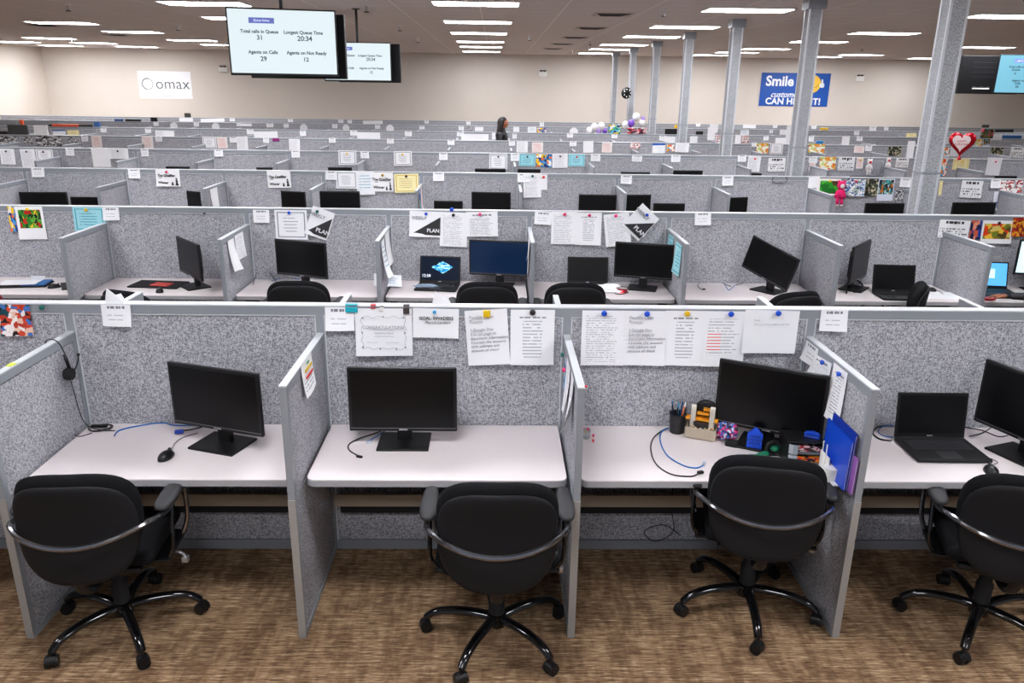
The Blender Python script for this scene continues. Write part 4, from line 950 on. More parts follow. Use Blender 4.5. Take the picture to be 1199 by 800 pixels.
# mesh pencil cup
pcx = atZ(794, 509, DZ)
t = empty('pencil_cup', 'black mesh pencil cup full of pens', 'cup', (pcx.x, pcx.y+.035, DZ))
mesh_m = NT('wire_mesh'); mesh_m.out(mesh_m.mix(mesh_m.vor(mesh_m.tc.outputs['Object'], 160).outputs['Distance'], srgb((10, 10, 11)), srgb((44, 44, 47))), .4, .5)
b = MB(); prof = [(.036, 0), (.042, .10), (.044, .10), (.044, .104), (.040, .104), (.034, .004)]; b.lathe(prof, n=24); b.build('cup_body', MATS['wire_mesh'], t, True)
for i, (a_, l_, c_) in enumerate([(20, .15, (240, 240, 240)), (80, .14, (30, 150, 200)), (140, .155, (24, 110, 170)), (200, .15, (20, 20, 24)), (250, .14, (20, 20, 24)), (300, .145, (214, 110, 60)), (340, .135, (60, 60, 66)), (50, .15, (20, 60, 120))]):
    dx, dy = math.cos(R(a_)), math.sin(R(a_))
    pn = MB().cyl((pcx.x+dx*.012, pcx.y+.035+dy*.012, DZ+.012), (pcx.x+dx*.038, pcx.y+.035+dy*.034, DZ+l_), .0042, n=8).cyl((pcx.x+dx*.038, pcx.y+.035+dy*.034, DZ+l_), (pcx.x+dx*.040, pcx.y+.035+dy*.036, DZ+l_+.008), .0042, .0015, 8)
    cn = {0: 'white', 1: 'light blue', 2: 'blue', 3: 'black', 4: 'second black', 5: 'orange', 6: 'dark grey', 7: 'navy'}[i]
    tag(pn.build('pen', mat(f'pen_{i}', c_, .35), None, True), f'{cn} pen standing in the mesh pencil cup', 'pen', 'pens in the mesh cup')
# beige desk caddy with posts, black disc and orange strips
cpt = atZ(826, 517, DZ)
t = empty('desk_caddy', 'beige desk caddy with two upright posts and orange bands around a black disc', 'caddy', (1.040, -.130, DZ), R(-22))
BG = mat('caddy_beige', (184, 170, 150), .6, noise=.05); ORG = mat('caddy_orange', (238, 156, 24), .4)
b = MB(); b.box(-.068, .068, -.045, .045, .008, .014); b.box(-.075, .075, -.048, -.043, .008, .062, bev=.002); b.box(-.075, .075, .043, .048, .008, .062, bev=.002); b.box(-.075, -.070, -.045, .045, .008, .062, bev=.002); b.box(.070, .075, -.045, .045, .008, .062, bev=.002); b.box(-.062, .062, -.04, .04, 0, .008)
b.build('tray', BG, t)
for sx in (-1, 1): MB().prism([(-.014, .02), (.014, .02), (.016, .15), (.006, .168), (-.010, .160), (-.016, .148)], 'x', sx*.046-.012, sx*.046+.012, bev=.002).build('upright_post', mat('caddy_post', (206, 198, 184), .6), t)
MB().cyl((.012, .030, .125), (.012, .044, .125), .062, n=32).cyl((.012, .026, .125), (.012, .03, .125), .05, .056, 32).build('black_disc', BLK, t, True)
b = MB(); b.box(-.082, .075, -.012, .03, .088, .100, bev=.002); b.box(-.03, .03, -.004, .02, .118, .130, bev=.002); b.box(.0, .05, .0, .022, .140, .152, bev=.002); b.build('orange_band', ORG, t)
b = MB().cyl((-.005, .01, .045), (-.005, .01, .085), .045, n=20); b.build('tape_roll', mat('roll_black', (40, 38, 40), .3), t, True)
ct = MB()
for i in range(22): ct.sph((random.uniform(-.06, .06), random.uniform(-.038, -.015), .05+random.uniform(0, .012)), .006, (1, 1, .7), 4)
o = ct.build('loose_clips', pic_mat('clip_mix', [(200, 180, 120), (220, 90, 60), (120, 110, 80), (240, 240, 220)], 14, coord='Generated'), t); o['kind'] = 'stuff'
# snack bag and other objects
def bag(x, y, rz, label):
    b = bmesh.new(); bmesh.ops.create_uvsphere(b, u_segments=24, v_segments=14, radius=1)
    for v in b.verts:
        c = v.co; k_ = 1+.12*math.sin(c.x*9+c.z*5)+.08*math.sin(c.z*13)
        z = c.z; w = .050*(1.0 if abs(z) < .5 else 1.0+.5*(abs(z)-.5)); cx_ = abs(c.x)**.55*(1 if c.x >= 0 else -1); v.co = Vector((cx_*w*k_, c.y*.026*k_*(1-.8*max(0, z)), (abs(z)**.6*(1 if z >= 0 else -1)+1)*.046))
    m_ = MB(); m_.merge(b); o = m_.build('snack_bag', pic_mat('pic_bag', [(20, 100, 190), (220, 40, 110), (20, 20, 40), (60, 60, 120), (170, 60, 120), (200, 205, 225)], 11, coord='Generated'), None, 'all')
    o.location = (x, y, DZ); o.rotation_euler = (R(-12), 0, R(rz)); o.location.z += .006; tag(o, label, 'bag')
q = atZ(858, 519, DZ); bag(1.150, -.185, -25, 'crinkled pink and blue bag beside the caddy')
o = MB().box(-.03, .03, -.02, .02, 0, .03, bev=.006).build('small_box', BLKM, None, loc=(1.165, -.235, DZ), rot=(0, 0, R(-25))); tag(o, 'small black box under the crinkled bag', 'box')
# blue house-shaped sign block
q = atZ(880, 523, DZ)
t = empty('paper_block', 'blue house-shaped block with black writing in front of the large monitor', 'block', (1.262, -.275, DZ), R(-20))
BP = mat('blue_card', (20, 78, 215), .55)
MB().prism([(-.036, 0), (.036, 0), (.036, .085), (.0, .118), (-.036, .085)], 'y', -.009, .009, bev=.002).build('block_body', BP, t)
text('HOME\nEVACUATE\nROUTE\n1', .016, INK, 'writing', t, T((0, -.0098, .045)), lines=1.1)
# headphones / green item
q = atZ(902, 527, DZ)
t = empty('wire_roll', 'black and green rolled item lying before the large monitor', 'item', (1.322, -.335, DZ+.0))
GR = mat('green_plastic', (10, 120, 84), .3)
ring = [(.033*math.cos(a)+.012, .012*math.sin(a)*.5, .034+.033*math.sin(a)) for a in [i*2*PI/12 for i in range(12)]]
MB().tube(ring, .009, 8, closed=True).build('ring', BLKM, t, 'all')
MB().sph((.02, .0, .034), .02, (1.1, .9, .8)).build('green_core', GR, t, 'all')
MB().tube([(-.02, -.01, .012), (-.045, -.02, .016), (-.065, -.025, .012), (-.085, -.028, .008)], [.015, .006], 8).build('green_tail', GR, t, 'all')
MB().box(-.115, -.08, -.038, -.018, .0, .014, bev=.004).build('black_tip', BLK, t)
# drawer tower
q = atZ(948, 547, DZ)
t = empty('drawer_tower', 'small black drawer tower with clear drawers of bright packets', 'organizer', (1.447, -.385, DZ), R(-4))
b = MB(); b.box(-.085, .085, -.065, .075, .112, .122, bev=.003); b.box(-.085, .085, -.065, .075, 0, .008); b.box(-.085, -.079, -.065, .075, .008, .112); b.box(.079, .085, -.065, .075, .008, .112); b.box(-.079, .079, .069, .075, .008, .112); b.box(-.045, -.037, -.065, .06, .008, .112); b.box(-.085, .085, -.065, .07, .057, .062)
b.build('casing', BLK, t)
CL = mat('clear_drawer', (190, 196, 200), .15, 0, .6, trans=.7)
for z in (.010, .064):
    d_ = MB().box(-.036, .076, -.072, -.068, z, z+.012, bev=.001).box(-.036, .076, -.068, .06, z, z+.003).build('drawer_front', CL, t)
    MB().box(-.034, .074, -.066, .04, z+.004, z+.036, bev=.004).build('bright_packets', pic_mat('pic_pack'+str(int(z*100)), [(240, 120, 20), (200, 30, 50), (250, 170, 40), (30, 20, 30)] if z < .05 else [(150, 30, 40), (60, 50, 55), (220, 190, 190), (30, 20, 30)], 6, seed=z*40, coord='Generated'), d_)
    MB().box(.01, .03, -.080, -.072, z+.02, z+.028, bev=.002).build('knob', BLK, d_)
sl = MB()
for i in range(8):
    a0 = PI*.5+i/8*PI*.0
sd = MB().prism([(-.085, -.04), (-.078, -.062), (-.06, -.074), (-.04, -.078), (-.04, -.074), (-.058, -.07), (-.074, -.058), (-.081, -.04)], 'z', .01, .056, bev=0).prism([(-.085, -.04), (-.078, -.062), (-.06, -.074), (-.04, -.078), (-.04, -.074), (-.058, -.07), (-.074, -.058), (-.081, -.04)], 'z', .062, .108)
sd.build('silver_side', mat('silver_side', (176, 184, 190), .25, .3), t)
# stapler on top
t = empty('stapler', 'small blue stapler on top of the drawer tower', 'stapler', (1.485, -.40, DZ+.122), R(-35))
MB().box(-.035, .035, -.012, .012, 0, .008, bev=.003).build('base', BLUE, t)
MB().prism([(-.034, .010), (.030, .010), (.036, .018), (.030, .028), (.0, .034), (-.030, .026), (-.037, .018)], 'y', -.012, .012, bev=.004).build('arm', BLUE, t)
MB().box(-.03, .03, -.009, .009, .0075, .012).build('staple_rail', SILV, t)
# sorter and folders
t = empty('file_sorter', 'white slotted file sorter against the folder divider', 'sorter', (1.512, -.475, DZ))
b = MB(); b.box(-.012, .036, -.17, .0, 0, .006); b.box(-.012, -.009, -.10, 0, .006, .10, bev=.001)
for y in (-.02, -.06): b.cyl((-.012, y, .0), (-.012, y, .15), .003, n=8)
b.build('rack', WHITE, t)
def folder(x, y0, y1, z1, m_, label, lean=2, z0=.742):
    M_ = T((x, 0, 0)) @ T((0, 0, z0)) @ Matrix.Rotation(R(lean), 4, 'Y') @ T((0, 0, -z0))
    t = empty('folder', label, 'folder', (0, 0, 0), 0, 'folders in the sorter')
    MB().box(-.004, -.0025, y0, y1, z0, z1, M_).box(.0025, .004, y0, y1, z0, z1, M_).box(-.004, .004, y1-.001, y1, z0, z1, M_).build('cover', m_, t)
    MB().box(-.002, .002, y0+.004, y1-.004, z0+.002, z1-.008, M_).build('paper_stack', PAPER, t)
folder(1.524, -.70, -.44, .975, BLUE, 'bright blue folder nearest to the drawer tower')
folder(1.535, -.70, -.46, 1.01, mat('blue_deep', (10, 50, 160), .4), 'darker blue folder behind the bright blue one')
folder(1.544, -.735, -.56, .91, mat('purple_plastic', (150, 96, 176), .4), 'purple folder leaning against the divider', 1)
o = MB().cyl((1.515, -.585, .7355), (1.515, -.585, .80), .03, .036, 20).build('paper_cup', WHITE, None, True); tag(o, 'white cup at the front corner of the cluttered desk', 'cup')
# pins tub by divider 2
t = empty('pin_tub', 'clear tub of pink and yellow pins beside the second divider', 'tub', (.455, -.15, DZ))
MB().lathe([(.020, 0), (.022, .045), (.024, .045), (.022, .002)], n=18).build('tub_body', mat('clear_tub', (225, 230, 232), .1, trans=.8), t, True)
for i, (x, y, z, c) in enumerate([(.442, -.145, DZ+.045, 'pink'), (.455, -.155, DZ+.03, 'yellow'), (.466, -.15, DZ+.045, 'pink'), (.495, -.14, DZ+.006, 'pink'), (.487, -.20, DZ+.006, 'red')]):
    o = MB().cyl((x, y, z-.005), (x, y, z+.002), .005, .003, 10).cyl((x, y, z+.002), (x, y, z+.008), .006, .007, 10).build('push_pin', pinmat(c), None, True)
    tag(o, ['pink pin on the left in the clear tub', 'yellow pin in the clear tub', 'pink pin on the right in the clear tub', 'pink pin lying right of the clear tub', 'red pin lying in front of the clear tub'][i], 'pin', 'pins around the clear tub')
o = MB().box(-.006, .006, -.006, .006, 0, .006, bev=.002).build('magnet', pinmat('red'), None, loc=(gx(0, 1)+.018, -LF+.004, ZT+.0005)); tag(o, 'tiny red magnet on the front corner of the second divider', 'magnet')
o = MB().box(-.012, .012, -.02, .02, 0, .003).build('sticky_tab', mat('tab_yellow', (214, 224, 60), .6), None, loc=(gx(0, -1), -.50, ZT)); tag(o, 'yellow tab on top of the headset divider', 'tab')
# loose wire under desk 3
cable([(.95, -.03, .5), (.94, -.05, .30), (.96, -.06, .15), (.86, -.08, .10), (.80, -.08, .16), (.90, -.08, .20), (1.0, -.07, .13)], .0028, BLK, 'hanging_wire', 'thin black wire hanging below the cluttered desk')
# right desk
mp = atZ(1160, 553, DZ); mouse(mp.x, mp.y, -15, 'black computer mouse in front of the laptop on the right')
cable([(mp.x+.005, mp.y+.045, DZ+.01), dz(1168, 543), dz(1160, 538), dz(1150, 536)], .0018, BLK, 'mouse_cable', 'thin cord of the mouse beside the laptop', 'cable')
cable([dz(1044, 517), dz(1030, 515), dz(1022, 508), dz(1028, 501), dz(1045, 499)], .0045, BLK, 'charger_cable', 'black cable loop left of the right-hand laptop')
cable([dz(1046, 514, .008), dz(1034, 512, .008), dz(1028, 507, .008), dz(1034, 501, .008), dz(1046, 500, .008)], .003, CBLUE, 'network_cable', 'blue cable loop left of the right-hand laptop')
cable([dz(1128, 501), dz(1150, 505), dz(1168, 512), dz(1180, 511)], .0028, BLK, 'power_cable', 'black cord behind the right-hand laptop')
cable([dz(1135, 512), dz(1150, 508), dz(1160, 502)], .0028, BLK, 'power_cable', 'short black cord crossing beside the right-hand monitor base')
# ------------------------------------------------------------------ things on the second row desks
def d2(x, y, h=.004): p_ = atZ(x, y, DZ); return (p_.x, p_.y, DZ+h)
t = empty('tablet_case', 'flat black laptop sleeve with a red booklet on it, second row', 'sleeve', (-2.90, 2.93, DZ), R(-6))
MB().box(-.22, .22, -.13, .11, 0, .014, bev=.006).build('sleeve_body', BLKM, t)
o = MB().box(-.08, .08, -.055, .055, 0, .006, bev=.001).build('booklet', mat('booklet_red', (200, 70, 60), .5), None, loc=(-2.86, 2.885, DZ+.0145), rot=(0, 0, R(-12))); tag(o, 'red booklet on the flat black sleeve', 'booklet')
q = atZ(187, 342, DZ); mouse(q.x, q.y, 20, 'black mouse in front of the red booklet, second row')
q = atZ(64, 337, DZ); mouse(q.x, q.y, -60, 'black mouse right of the blue clipboard, second row')
q = atZ(1089, 341, DZ); mouse(q.x, q.y, 70, 'black mouse above the white sheet, second row right')
q = atZ(530, 336, DZ); mouse(q.x, q.y, 10, 'black mouse lying on the lock screen laptop corner, second row')
t = empty('clipboard', 'open blue clipboard with papers at the left edge of the second row', 'clipboard', (-4.02, 2.88, DZ), R(8))
MB().box(-.22, .20, -.10, .10, 0, .012, bev=.004).build('black_pad', BLKM, t)
MB().box(.0, .19, -.08, .10, .013, .024, bev=.002).build('blue_cover', mat('clip_blue', (20, 110, 190), .4), t)
MB().box(-.18, .12, -.085, .08, .0245, .03).build('page_stack', PAPER, t)
o = MB().box(-.06, .06, -.001, .001, 0, .05).build('white_card', PAPER, None, loc=(-3.98, 3.02, DZ)); tag(o, 'small white card standing behind the blue clipboard', 'card')
def crumple(x, y, rx, ry, rz, label, m_=None):
    b = bmesh.new(); bmesh.ops.create_icosphere(b, subdivisions=3, radius=1)
    rnd = random.Random(int(x*100))
    for v in b.verts:
        k_ = .75+.5*rnd.random(); v.co = Vector((v.co.x*rx*k_, v.co.y*ry*k_, max(-.05, v.co.z)*rz*k_+.05*rz))
    m2_ = MB(); m2_.merge(b); o = m2_.build('crumpled_paper', m_ or PAPER, None); o.location = (x, y, DZ); tag(o, label, 'paper')
crumple(.93, 2.84, .20, .09, .055, 'crumpled white paper before the dark laptop, second row')
q = atZ(452, 335, DZ)
sheet((q.x-.11, q.y+.05, DZ+.10), (.24, 0, -.015), (0.02, -.14, -.09), 'pr_bluehead', 'pale blue page bent up on the desk beside the lock screen laptop', curl=.02, nrm=(0, -.6, .8))
sheet((3.75, 2.93, DZ+.003), (.42, -.05, 0), (-.10, -.26, 0), 'plain', 'white sheet lying on the desk at the right, second row', curl=.0, nrm=(0, 0, 1))
o = MB().box(-.05, .05, -.02, .02, 0, .03, bev=.006).build('red_gadget', mat('red_dark', (130, 20, 30), .3), None, loc=(1.08, 2.80, DZ)); tag(o, 'dark red gadget with a glowing red light, second row', 'gadget')
MB().sph((0, -.022, .015), .009).build('red_light', mat('red_led', (255, 60, 60), .3, emit=(255, 40, 50), es=6), o)
cable([d2(714, 337), d2(722, 345), d2(735, 343), d2(738, 338), d2(726, 336)], .003, BLK, 'charger_cable', 'black wire coil beside the red gadget, second row')
cable([d2(822, 340), d2(817, 335), d2(824, 328), d2(838, 327), d2(848, 333), d2(856, 336)], .003, BLK, 'loose_cable', 'black cable snaking left of the tipped-over monitor, second row')
MB().box(-.012, .012, -.008, .008, 0, .012, T(d2(824, 340)), bev=.002).build('plug', BLK, bpy.data.objects['loose_cable'])
cable([d2(848, 333), d2(853, 340), d2(858, 337), d2(861, 334)], .003, CBLUE, 'blue_cable', 'short blue cable end beside the black cable, second row')
cable([d2(862, 334), d2(872, 331), d2(882, 326, .05)], .003, BLK, 'power_cable', 'black cord running up to the tipped-over monitor, second row')
cable([d2(296, 334), d2(307, 321, .10), d2(318, 328, .05), d2(325, 333)], .003, BLK, 'bent_wire', 'black wire arching up beside the monitor, second row')
cable([d2(318, 329), d2(335, 326), d2(350, 328)], .003, CBLUE, 'blue_cable', 'blue cable behind the monitor below the certificate, second row')
cable([d2(991, 344), d2(992, 335, .03), d2(1000, 332, .04), d2(1010, 338, .02), d2(1000, 343)], .008, BLK, 'phone_cable', 'thick black coil left of the dark laptop, second row')
cable([d2(1073, 337), d2(1085, 338), d2(1098, 341), d2(1104, 345)], .0025, BLK, 'mouse_cable', 'thin cord across the desk beside the white sheet, second row')
cable([d2(565, 331), d2(572, 326, .04), d2(578, 326)], .0025, BLK, 'display_cable', 'black cord beside the lit blue monitor, second row')
crumple(-.60, 2.87, .10, .035, .02, 'small crumpled wrapper on the lock screen laptop, second row', mat('wrapper', (150, 170, 190), .2))
bpy.data.objects[[o.name for o in bpy.data.objects if o.name.startswith('crumpled_paper')][-1]].location.z = DZ+.023
kb = empty('keyboard', 'black keyboard in front of the light blue laptop, second row right', 'keyboard', (4.42, 2.76, DZ), R(-4))
MB().box(-.22, .22, -.07, .07, 0, .018, bev=.004).build('case', BLK, kb)
b = MB()
for r_ in range(5):
    for c_ in range(15): b.box(-.205+c_*.027, -.183+c_*.027, .05-r_*.024-.02, .05-r_*.024, .018, .023)
b.build('keys', LKEY, kb)
o = MB().box(-.24, .24, -.03, .03, 0, .02, bev=.004).build('white_rest', WHITE, None, loc=(4.42, 2.865, DZ), rot=(0, 0, R(-4))); tag(o, 'long white bar behind the keyboard, second row right', 'bar')
o = MB().box(-.05, .05, -.035, .035, 0, .02, bev=.006).build('red_packet', mat('packet_red', (206, 50, 50), .4, noise=.5, nscale=60), None, loc=(4.19, 2.66, DZ), rot=(0, 0, R(20))); tag(o, 'small red packet beside the person\'s hand', 'packet')

exec_far = True
# ------------------------------------------------------------------ people
SKIN = mat('skin', (176, 112, 84), .5, noise=.06, nscale=30); HAIR = mat('dark_hair', (30, 24, 23), .5, noise=.4, nscale=120); JACK = mat('black_jacket', (34, 34, 40), .6, noise=.3, nscale=40)
def skin_body(name, J, E, material, parent, root=0, sub=2):
    me = bpy.data.meshes.new(name); me.from_pydata([j[0] for j in J], E, []); o = bpy.data.objects.new(name, me); C.objects.link(o)
    o.modifiers.new('s', 'SKIN'); sv = me.skin_vertices[0].data
    for v, j in zip(sv, J): v.radius = j[1] if isinstance(j[1], tuple) else (j[1], j[1])
    sv[root].use_root = True
    o.modifiers.new('u', 'SUBSURF').levels = sub; o.modifiers['u'].render_levels = sub
    bpy.context.view_layer.update()
    m2_ = bpy.data.meshes.new_from_object(o.evaluated_get(bpy.context.evaluated_depsgraph_get())); bpy.data.objects.remove(o)
    m2_.materials.clear(); m2_.materials.append(material)
    for p_ in m2_.polygons: p_.use_smooth = True
    n = bpy.data.objects.new(name, m2_); C.objects.link(n); n.parent = parent; return n
def head_mesh(c, r, facing, tiltx=0):
    """ovoid head with brow, nose, mouth, chin and ears, looking along +x then turned"""
    b = bmesh.new(); bmesh.ops.create_uvsphere(b, u_segments=28, v_segments=20, radius=1)
    for v in b.verts:
        x, y, z = v.co
        k_ = 1-.22*max(0, -z)**1.5
        X, Y_, Z = x*.092*k_, y*.074*k_, z*.115
        if x > .2:
            X += .020*math.exp(-(y/.16)**2-((z+.12)/.20)**2) + .008*math.exp(-(y/.3)**2-((z+.52)/.1)**2) + .010*math.exp(-(y/.35)**2-((z+.85)/.15)**2)
            X -= .009*(math.exp(-((abs(y)-.38)/.14)**2-((z-.08)/.12)**2)); X += .005*math.exp(-(y/.6)**2-((z-.26)/.08)**2)
        v.co = Vector((X, Y_, Z))
    m_ = MB(); m_.merge(b)
    for sy in (-1, 1): m_.sph((-.005, sy*.074, -.005), .022, (.7, .35, 1.2), 8)
    bmesh.ops.transform(m_.bm, matrix=T(c) @ Matrix.Rotation(facing, 4, 'Z') @ Matrix.Rotation(R(tiltx), 4, 'Y'), verts=m_.bm.verts[:])
    return m_
def hand(parent, W_, d, up, side, material, length=.17, curl=.6, name='hand'):
    """palm, four fingers of different length and a thumb, grown from wrist W_ along d"""
    W_, d, up = Vector(W_), Vector(d).normalized(), Vector(up).normalized(); s_ = d.cross(up).normalized()*side
    J = [(W_, (.024, .018))]; E = []
    J.append((W_+d*.045, (.034, .016))); E.append((0, 1)); J.append((W_+d*.08, (.036, .013))); E.append((1, 2))
    for k_, (off, L) in enumerate(((-.027, .068), (-.009, .078), (.009, .073), (.026, .058))):
        p0 = W_+d*.083+s_*off; a = len(J)
        J.append((p0, .0095)); E.append((2, a))
        p1 = p0+(d*.92-up*.25*curl)*L*.45; p2 = p1+(d*.6-up*.75*curl)*L*.32; p3 = p2+(d*.3-up*.9*curl)*L*.25
        for q_, r_ in ((p1, .0088), (p2, .008), (p3, .0068)): J.append((q_, r_)); E.append((len(J)-2, len(J)-1))
    a = len(J); p0 = W_+d*.03-s_*.030; J.append((p0, .012)); E.append((1, a))
    for q_, r_ in ((p0+d*.025-s_*.022-up*.008, .0105), (p0+d*.055-s_*.026-up*.015, .0085)): J.append((q_, r_)); E.append((len(J)-2, len(J)-1))
    return skin_body(name, J, E, material, parent, 0, 1)
# standing woman far off, in profile to the right
t = empty('person', 'standing person with long dark hair and dark jacket, seen from the side beyond the partitions', 'person', (.13, 14.75, 0), R(-18))
J = [((0, 0, .94), (.15, .12)), ((0, 0, 1.12), (.13, .11)), ((-.01, 0, 1.30), (.16, .13)), ((0, 0, 1.42), (.11, .09)), ((.015, 0, 1.49), (.05, .05)), ((.03, 0, 1.54), (.048, .048)),
     ((0, .17, 1.38), .055), ((.03, .22, 1.14), .045), ((.20, .16, 1.06), .035), ((0, -.17, 1.38), .055), ((.03, -.22, 1.14), .045), ((.22, -.16, 1.08), .035),
     ((0, .09, .86), .09), ((.01, .09, .48), .06), ((-.01, .09, .10), .04), ((.12, .10, .035), .035), ((0, -.09, .86), .09), ((.01, -.09, .48), .06), ((-.01, -.09, .10), .04), ((.12, -.10, .035), .035)]
E_ = [(0, 1), (1, 2), (2, 3), (3, 4), (4, 5), (3, 6), (6, 7), (7, 8), (3, 9), (9, 10), (10, 11), (0, 12), (12, 13), (13, 14), (14, 15), (0, 16), (16, 17), (17, 18), (18, 19)]
skin_body('body', J, E_, JACK, t)
head_mesh((.045, 0, 1.62), .1, 0, 12).build('head', SKIN, t, 'all')
hr = MB(); b = bmesh.new(); bmesh.ops.create_uvsphere(b, u_segments=28, v_segments=20, radius=1)
for v in b.verts:
    x, y, z = v.co
    X = x*.125-.012; Y_ = y*.115; Z = z*.135
    if x > .25: X = .027+(x-.25)*.035 if z < .35 else X*.92
    if z < 0: Z = z*.40; X = X-.05*(-z)-(.01*math.sin(z*9)); Y_ *= 1+.35*(-z)*(1+z)+.25*(-z); X = min(X, .03+.05*z)
    v.co = Vector((X+.02, Y_, Z+1.635))
hr.merge(b); hr.build('hair', HAIR, t, 'all')
hand(t, (.20, .16, 1.06), (1, -.2, .1), (0, 0, 1), 1, SKIN); hand(t, (.22, -.16, 1.08), (1, .2, .1), (0, 0, 1), -1, SKIN)
# person seated at the right edge, only sleeve and hand in view
wr = Vector((4.46, 2.60, DZ+.075)); 
t = empty('person', 'seated person at the right edge, black sleeve and hand reaching to the keyboard', 'person')
px0, py0 = 4.88, 2.22
J = [((px0, py0, .56), (.15, .13)), ((px0, py0+.02, .78), (.13, .11)), ((px0, py0+.04, .96), (.16, .11)), ((px0, py0+.04, 1.06), (.09, .07)), ((px0, py0+.06, 1.14), (.05, .05)),
     ((px0-.18, py0+.05, 1.0), .06), ((px0-.27, py0+.12, .82), .05), ((4.36, 2.44, DZ+.085), .036), ((4.24, 2.49, DZ+.078), .028),
     ((px0+.18, py0+.05, 1.0), .06), ((px0+.24, py0+.16, .80), .05), ((px0+.14, py0+.38, DZ+.07), .034),
     ((px0-.10, py0+.10, .545), .085), ((px0-.11, py0+.42, .53), .062), ((px0-.11, py0+.44, .12), .042), ((px0-.11, py0+.55, .04), .036),
     ((px0+.10, py0+.10, .545), .085), ((px0+.11, py0+.42, .53), .062), ((px0+.11, py0+.44, .12), .042), ((px0+.11, py0+.55, .04), .036)]
E_ = [(0, 1), (1, 2), (2, 3), (3, 4), (3, 5), (5, 6), (6, 7), (7, 8), (3, 9), (9, 10), (10, 11), (0, 12), (12, 13), (13, 14), (14, 15), (0, 16), (16, 17), (17, 18), (18, 19)]
skin_body('body', J, E_, JACK, t)
head_mesh((px0, py0+.07, 1.25), .1, PI/2, 8).build('head', SKIN, t, 'all')
MB().sph((px0, py0+.045, 1.275), .1, (.86, 1.05, 1.2), 12).build('hair', HAIR, t, 'all')
hand(t, (4.24, 2.49, DZ+.078), (-.75, .62, -.12), (0, .1, 1), 1, SKIN); hand(t, (px0+.14, py0+.38, DZ+.07), (-.3, .9, -.1), (0, .1, 1), -1, SKIN)
# ------------------------------------------------------------------ hanging screens
SCR_T = mat('wallboard_screen', (60, 66, 70), .5, emit=(234, 248, 253), es=.93); SCR_T2 = mat('wallboard_screen_blue', (40, 60, 66), .5, emit=(132, 208, 234), es=.85)
def tv(x, y, zc, yaw, label, w=1.06, h=.60, scr=None, pole=True, texts=True, big=None):
    t = empty('ceiling_television', label, 'television', (x, y, zc), R(yaw), 'televisions hung from the ceiling')
    MB().box(-w/2, w/2, 0, .045, -h/2, h/2, bev=.006).box(-w*.3, w*.3, .04, .075, -h*.35, h*.3, bev=.01).build('housing', BLK, t)
    if scr:
        s_ = MB().box(-w/2+.014, w/2-.014, -.002, .002, -h/2+.022, h/2-.014).build('screen', scr, t)
        if texts:
            tb = mat('tv_ink', (30, 50, 66), .6, emit=(40, 66, 86), es=.6)
            MB().box(-.30, -.07, -.0035, -.0015, .165, .215).build('header_bar', mat('tv_header', (104, 116, 190), .4, emit=(104, 116, 190), es=.6), s_)
            text('Queue Status', .026, mat('tv_white', (240, 240, 250), .5, emit=(240, 240, 250), es=.9), 'header_text', s_, T((-.185, -.0065, .19)), ext=.0002)
            for s2, x_, z_, sz in (big or (('Total calls in Queue', -.21, .092, .042), ('31', -.21, .038, .058), ('Longest Queue Time', .19, .092, .042), ('20:34', .20, .038, .062), ('Agents on Calls', -.19, -.09, .042), ('29', -.19, -.15, .058), ('Agents on Not Ready', .21, -.09, .042), ('12', .20, -.15, .052))):
                text(s2, sz, tb, 'screen_text', s_, T((x_, -.006, z_)), ext=.0002, bold=.0012)
    else:
        pb = MB()
        for i in range(5): pb.box(-.25+i*.11, -.20+i*.11, -.004, 0, -.18, -.165)
        for i in range(4): pb.box(-.3, .3, -.003, 0, .18-i*.07, .184-i*.07)
        pb.build('rear_ribs', mat('tv_rib', (70, 70, 74), .5), t)
        MB().box(-.26, .02, -.004, 0, -.21, -.19).build('port_label', WHITE, t)
    if pole:
        MB().cyl((0, .10, -h*.2), (0, .10, H-zc), .02, n=12).cyl((0, .10, H-zc-.01), (0, .10, H-zc), .06, n=16).box(-.1, .1, .07, .11, -.1, .1).build('ceiling_pole', BLK, t, True)
    return t
tv(-2.03, 4.28, 2.775, 12, 'large hanging television with total calls and queue time, nearest the camera', scr=SCR_T, w=1.0)
tv(-1.99, 4.70, 2.755, 172, 'black back-to-back television behind the nearest hanging screen', w=1.0, pole=False, scr=SCRN, texts=False)
tv(-2.13, 9.05, 2.74, 4, 'smaller-looking hanging television behind the nearest one', scr=SCR_T, w=1.02, h=.57)
tv(-1.99, 9.36, 2.73, 172, 'black television back to back with the second hanging screen', w=1.0, h=.57, pole=False, scr=SCRN, texts=False)
tv(7.62+.45, 8.6, 2.69, -14, 'hanging television with light blue screen cut by the right picture edge', scr=SCR_T2, w=1.02, h=.57, big=(('Total calls in\nQueue', -.26, .085, .04), ('4', -.26, .01, .045), ('Queue\nWaiting', .0, .085, .04), ('Agents on\nCalls', -.2, -.11, .04), ('29', -.2, -.18, .045), ('Agents on\nReady', .08, -.11, .04), ('12', .08, -.18, .045)))
tv(7.62, 8.95, 2.68, 4, 'dark television behind the light blue screen on the right', w=1.0, h=.56, pole=False)
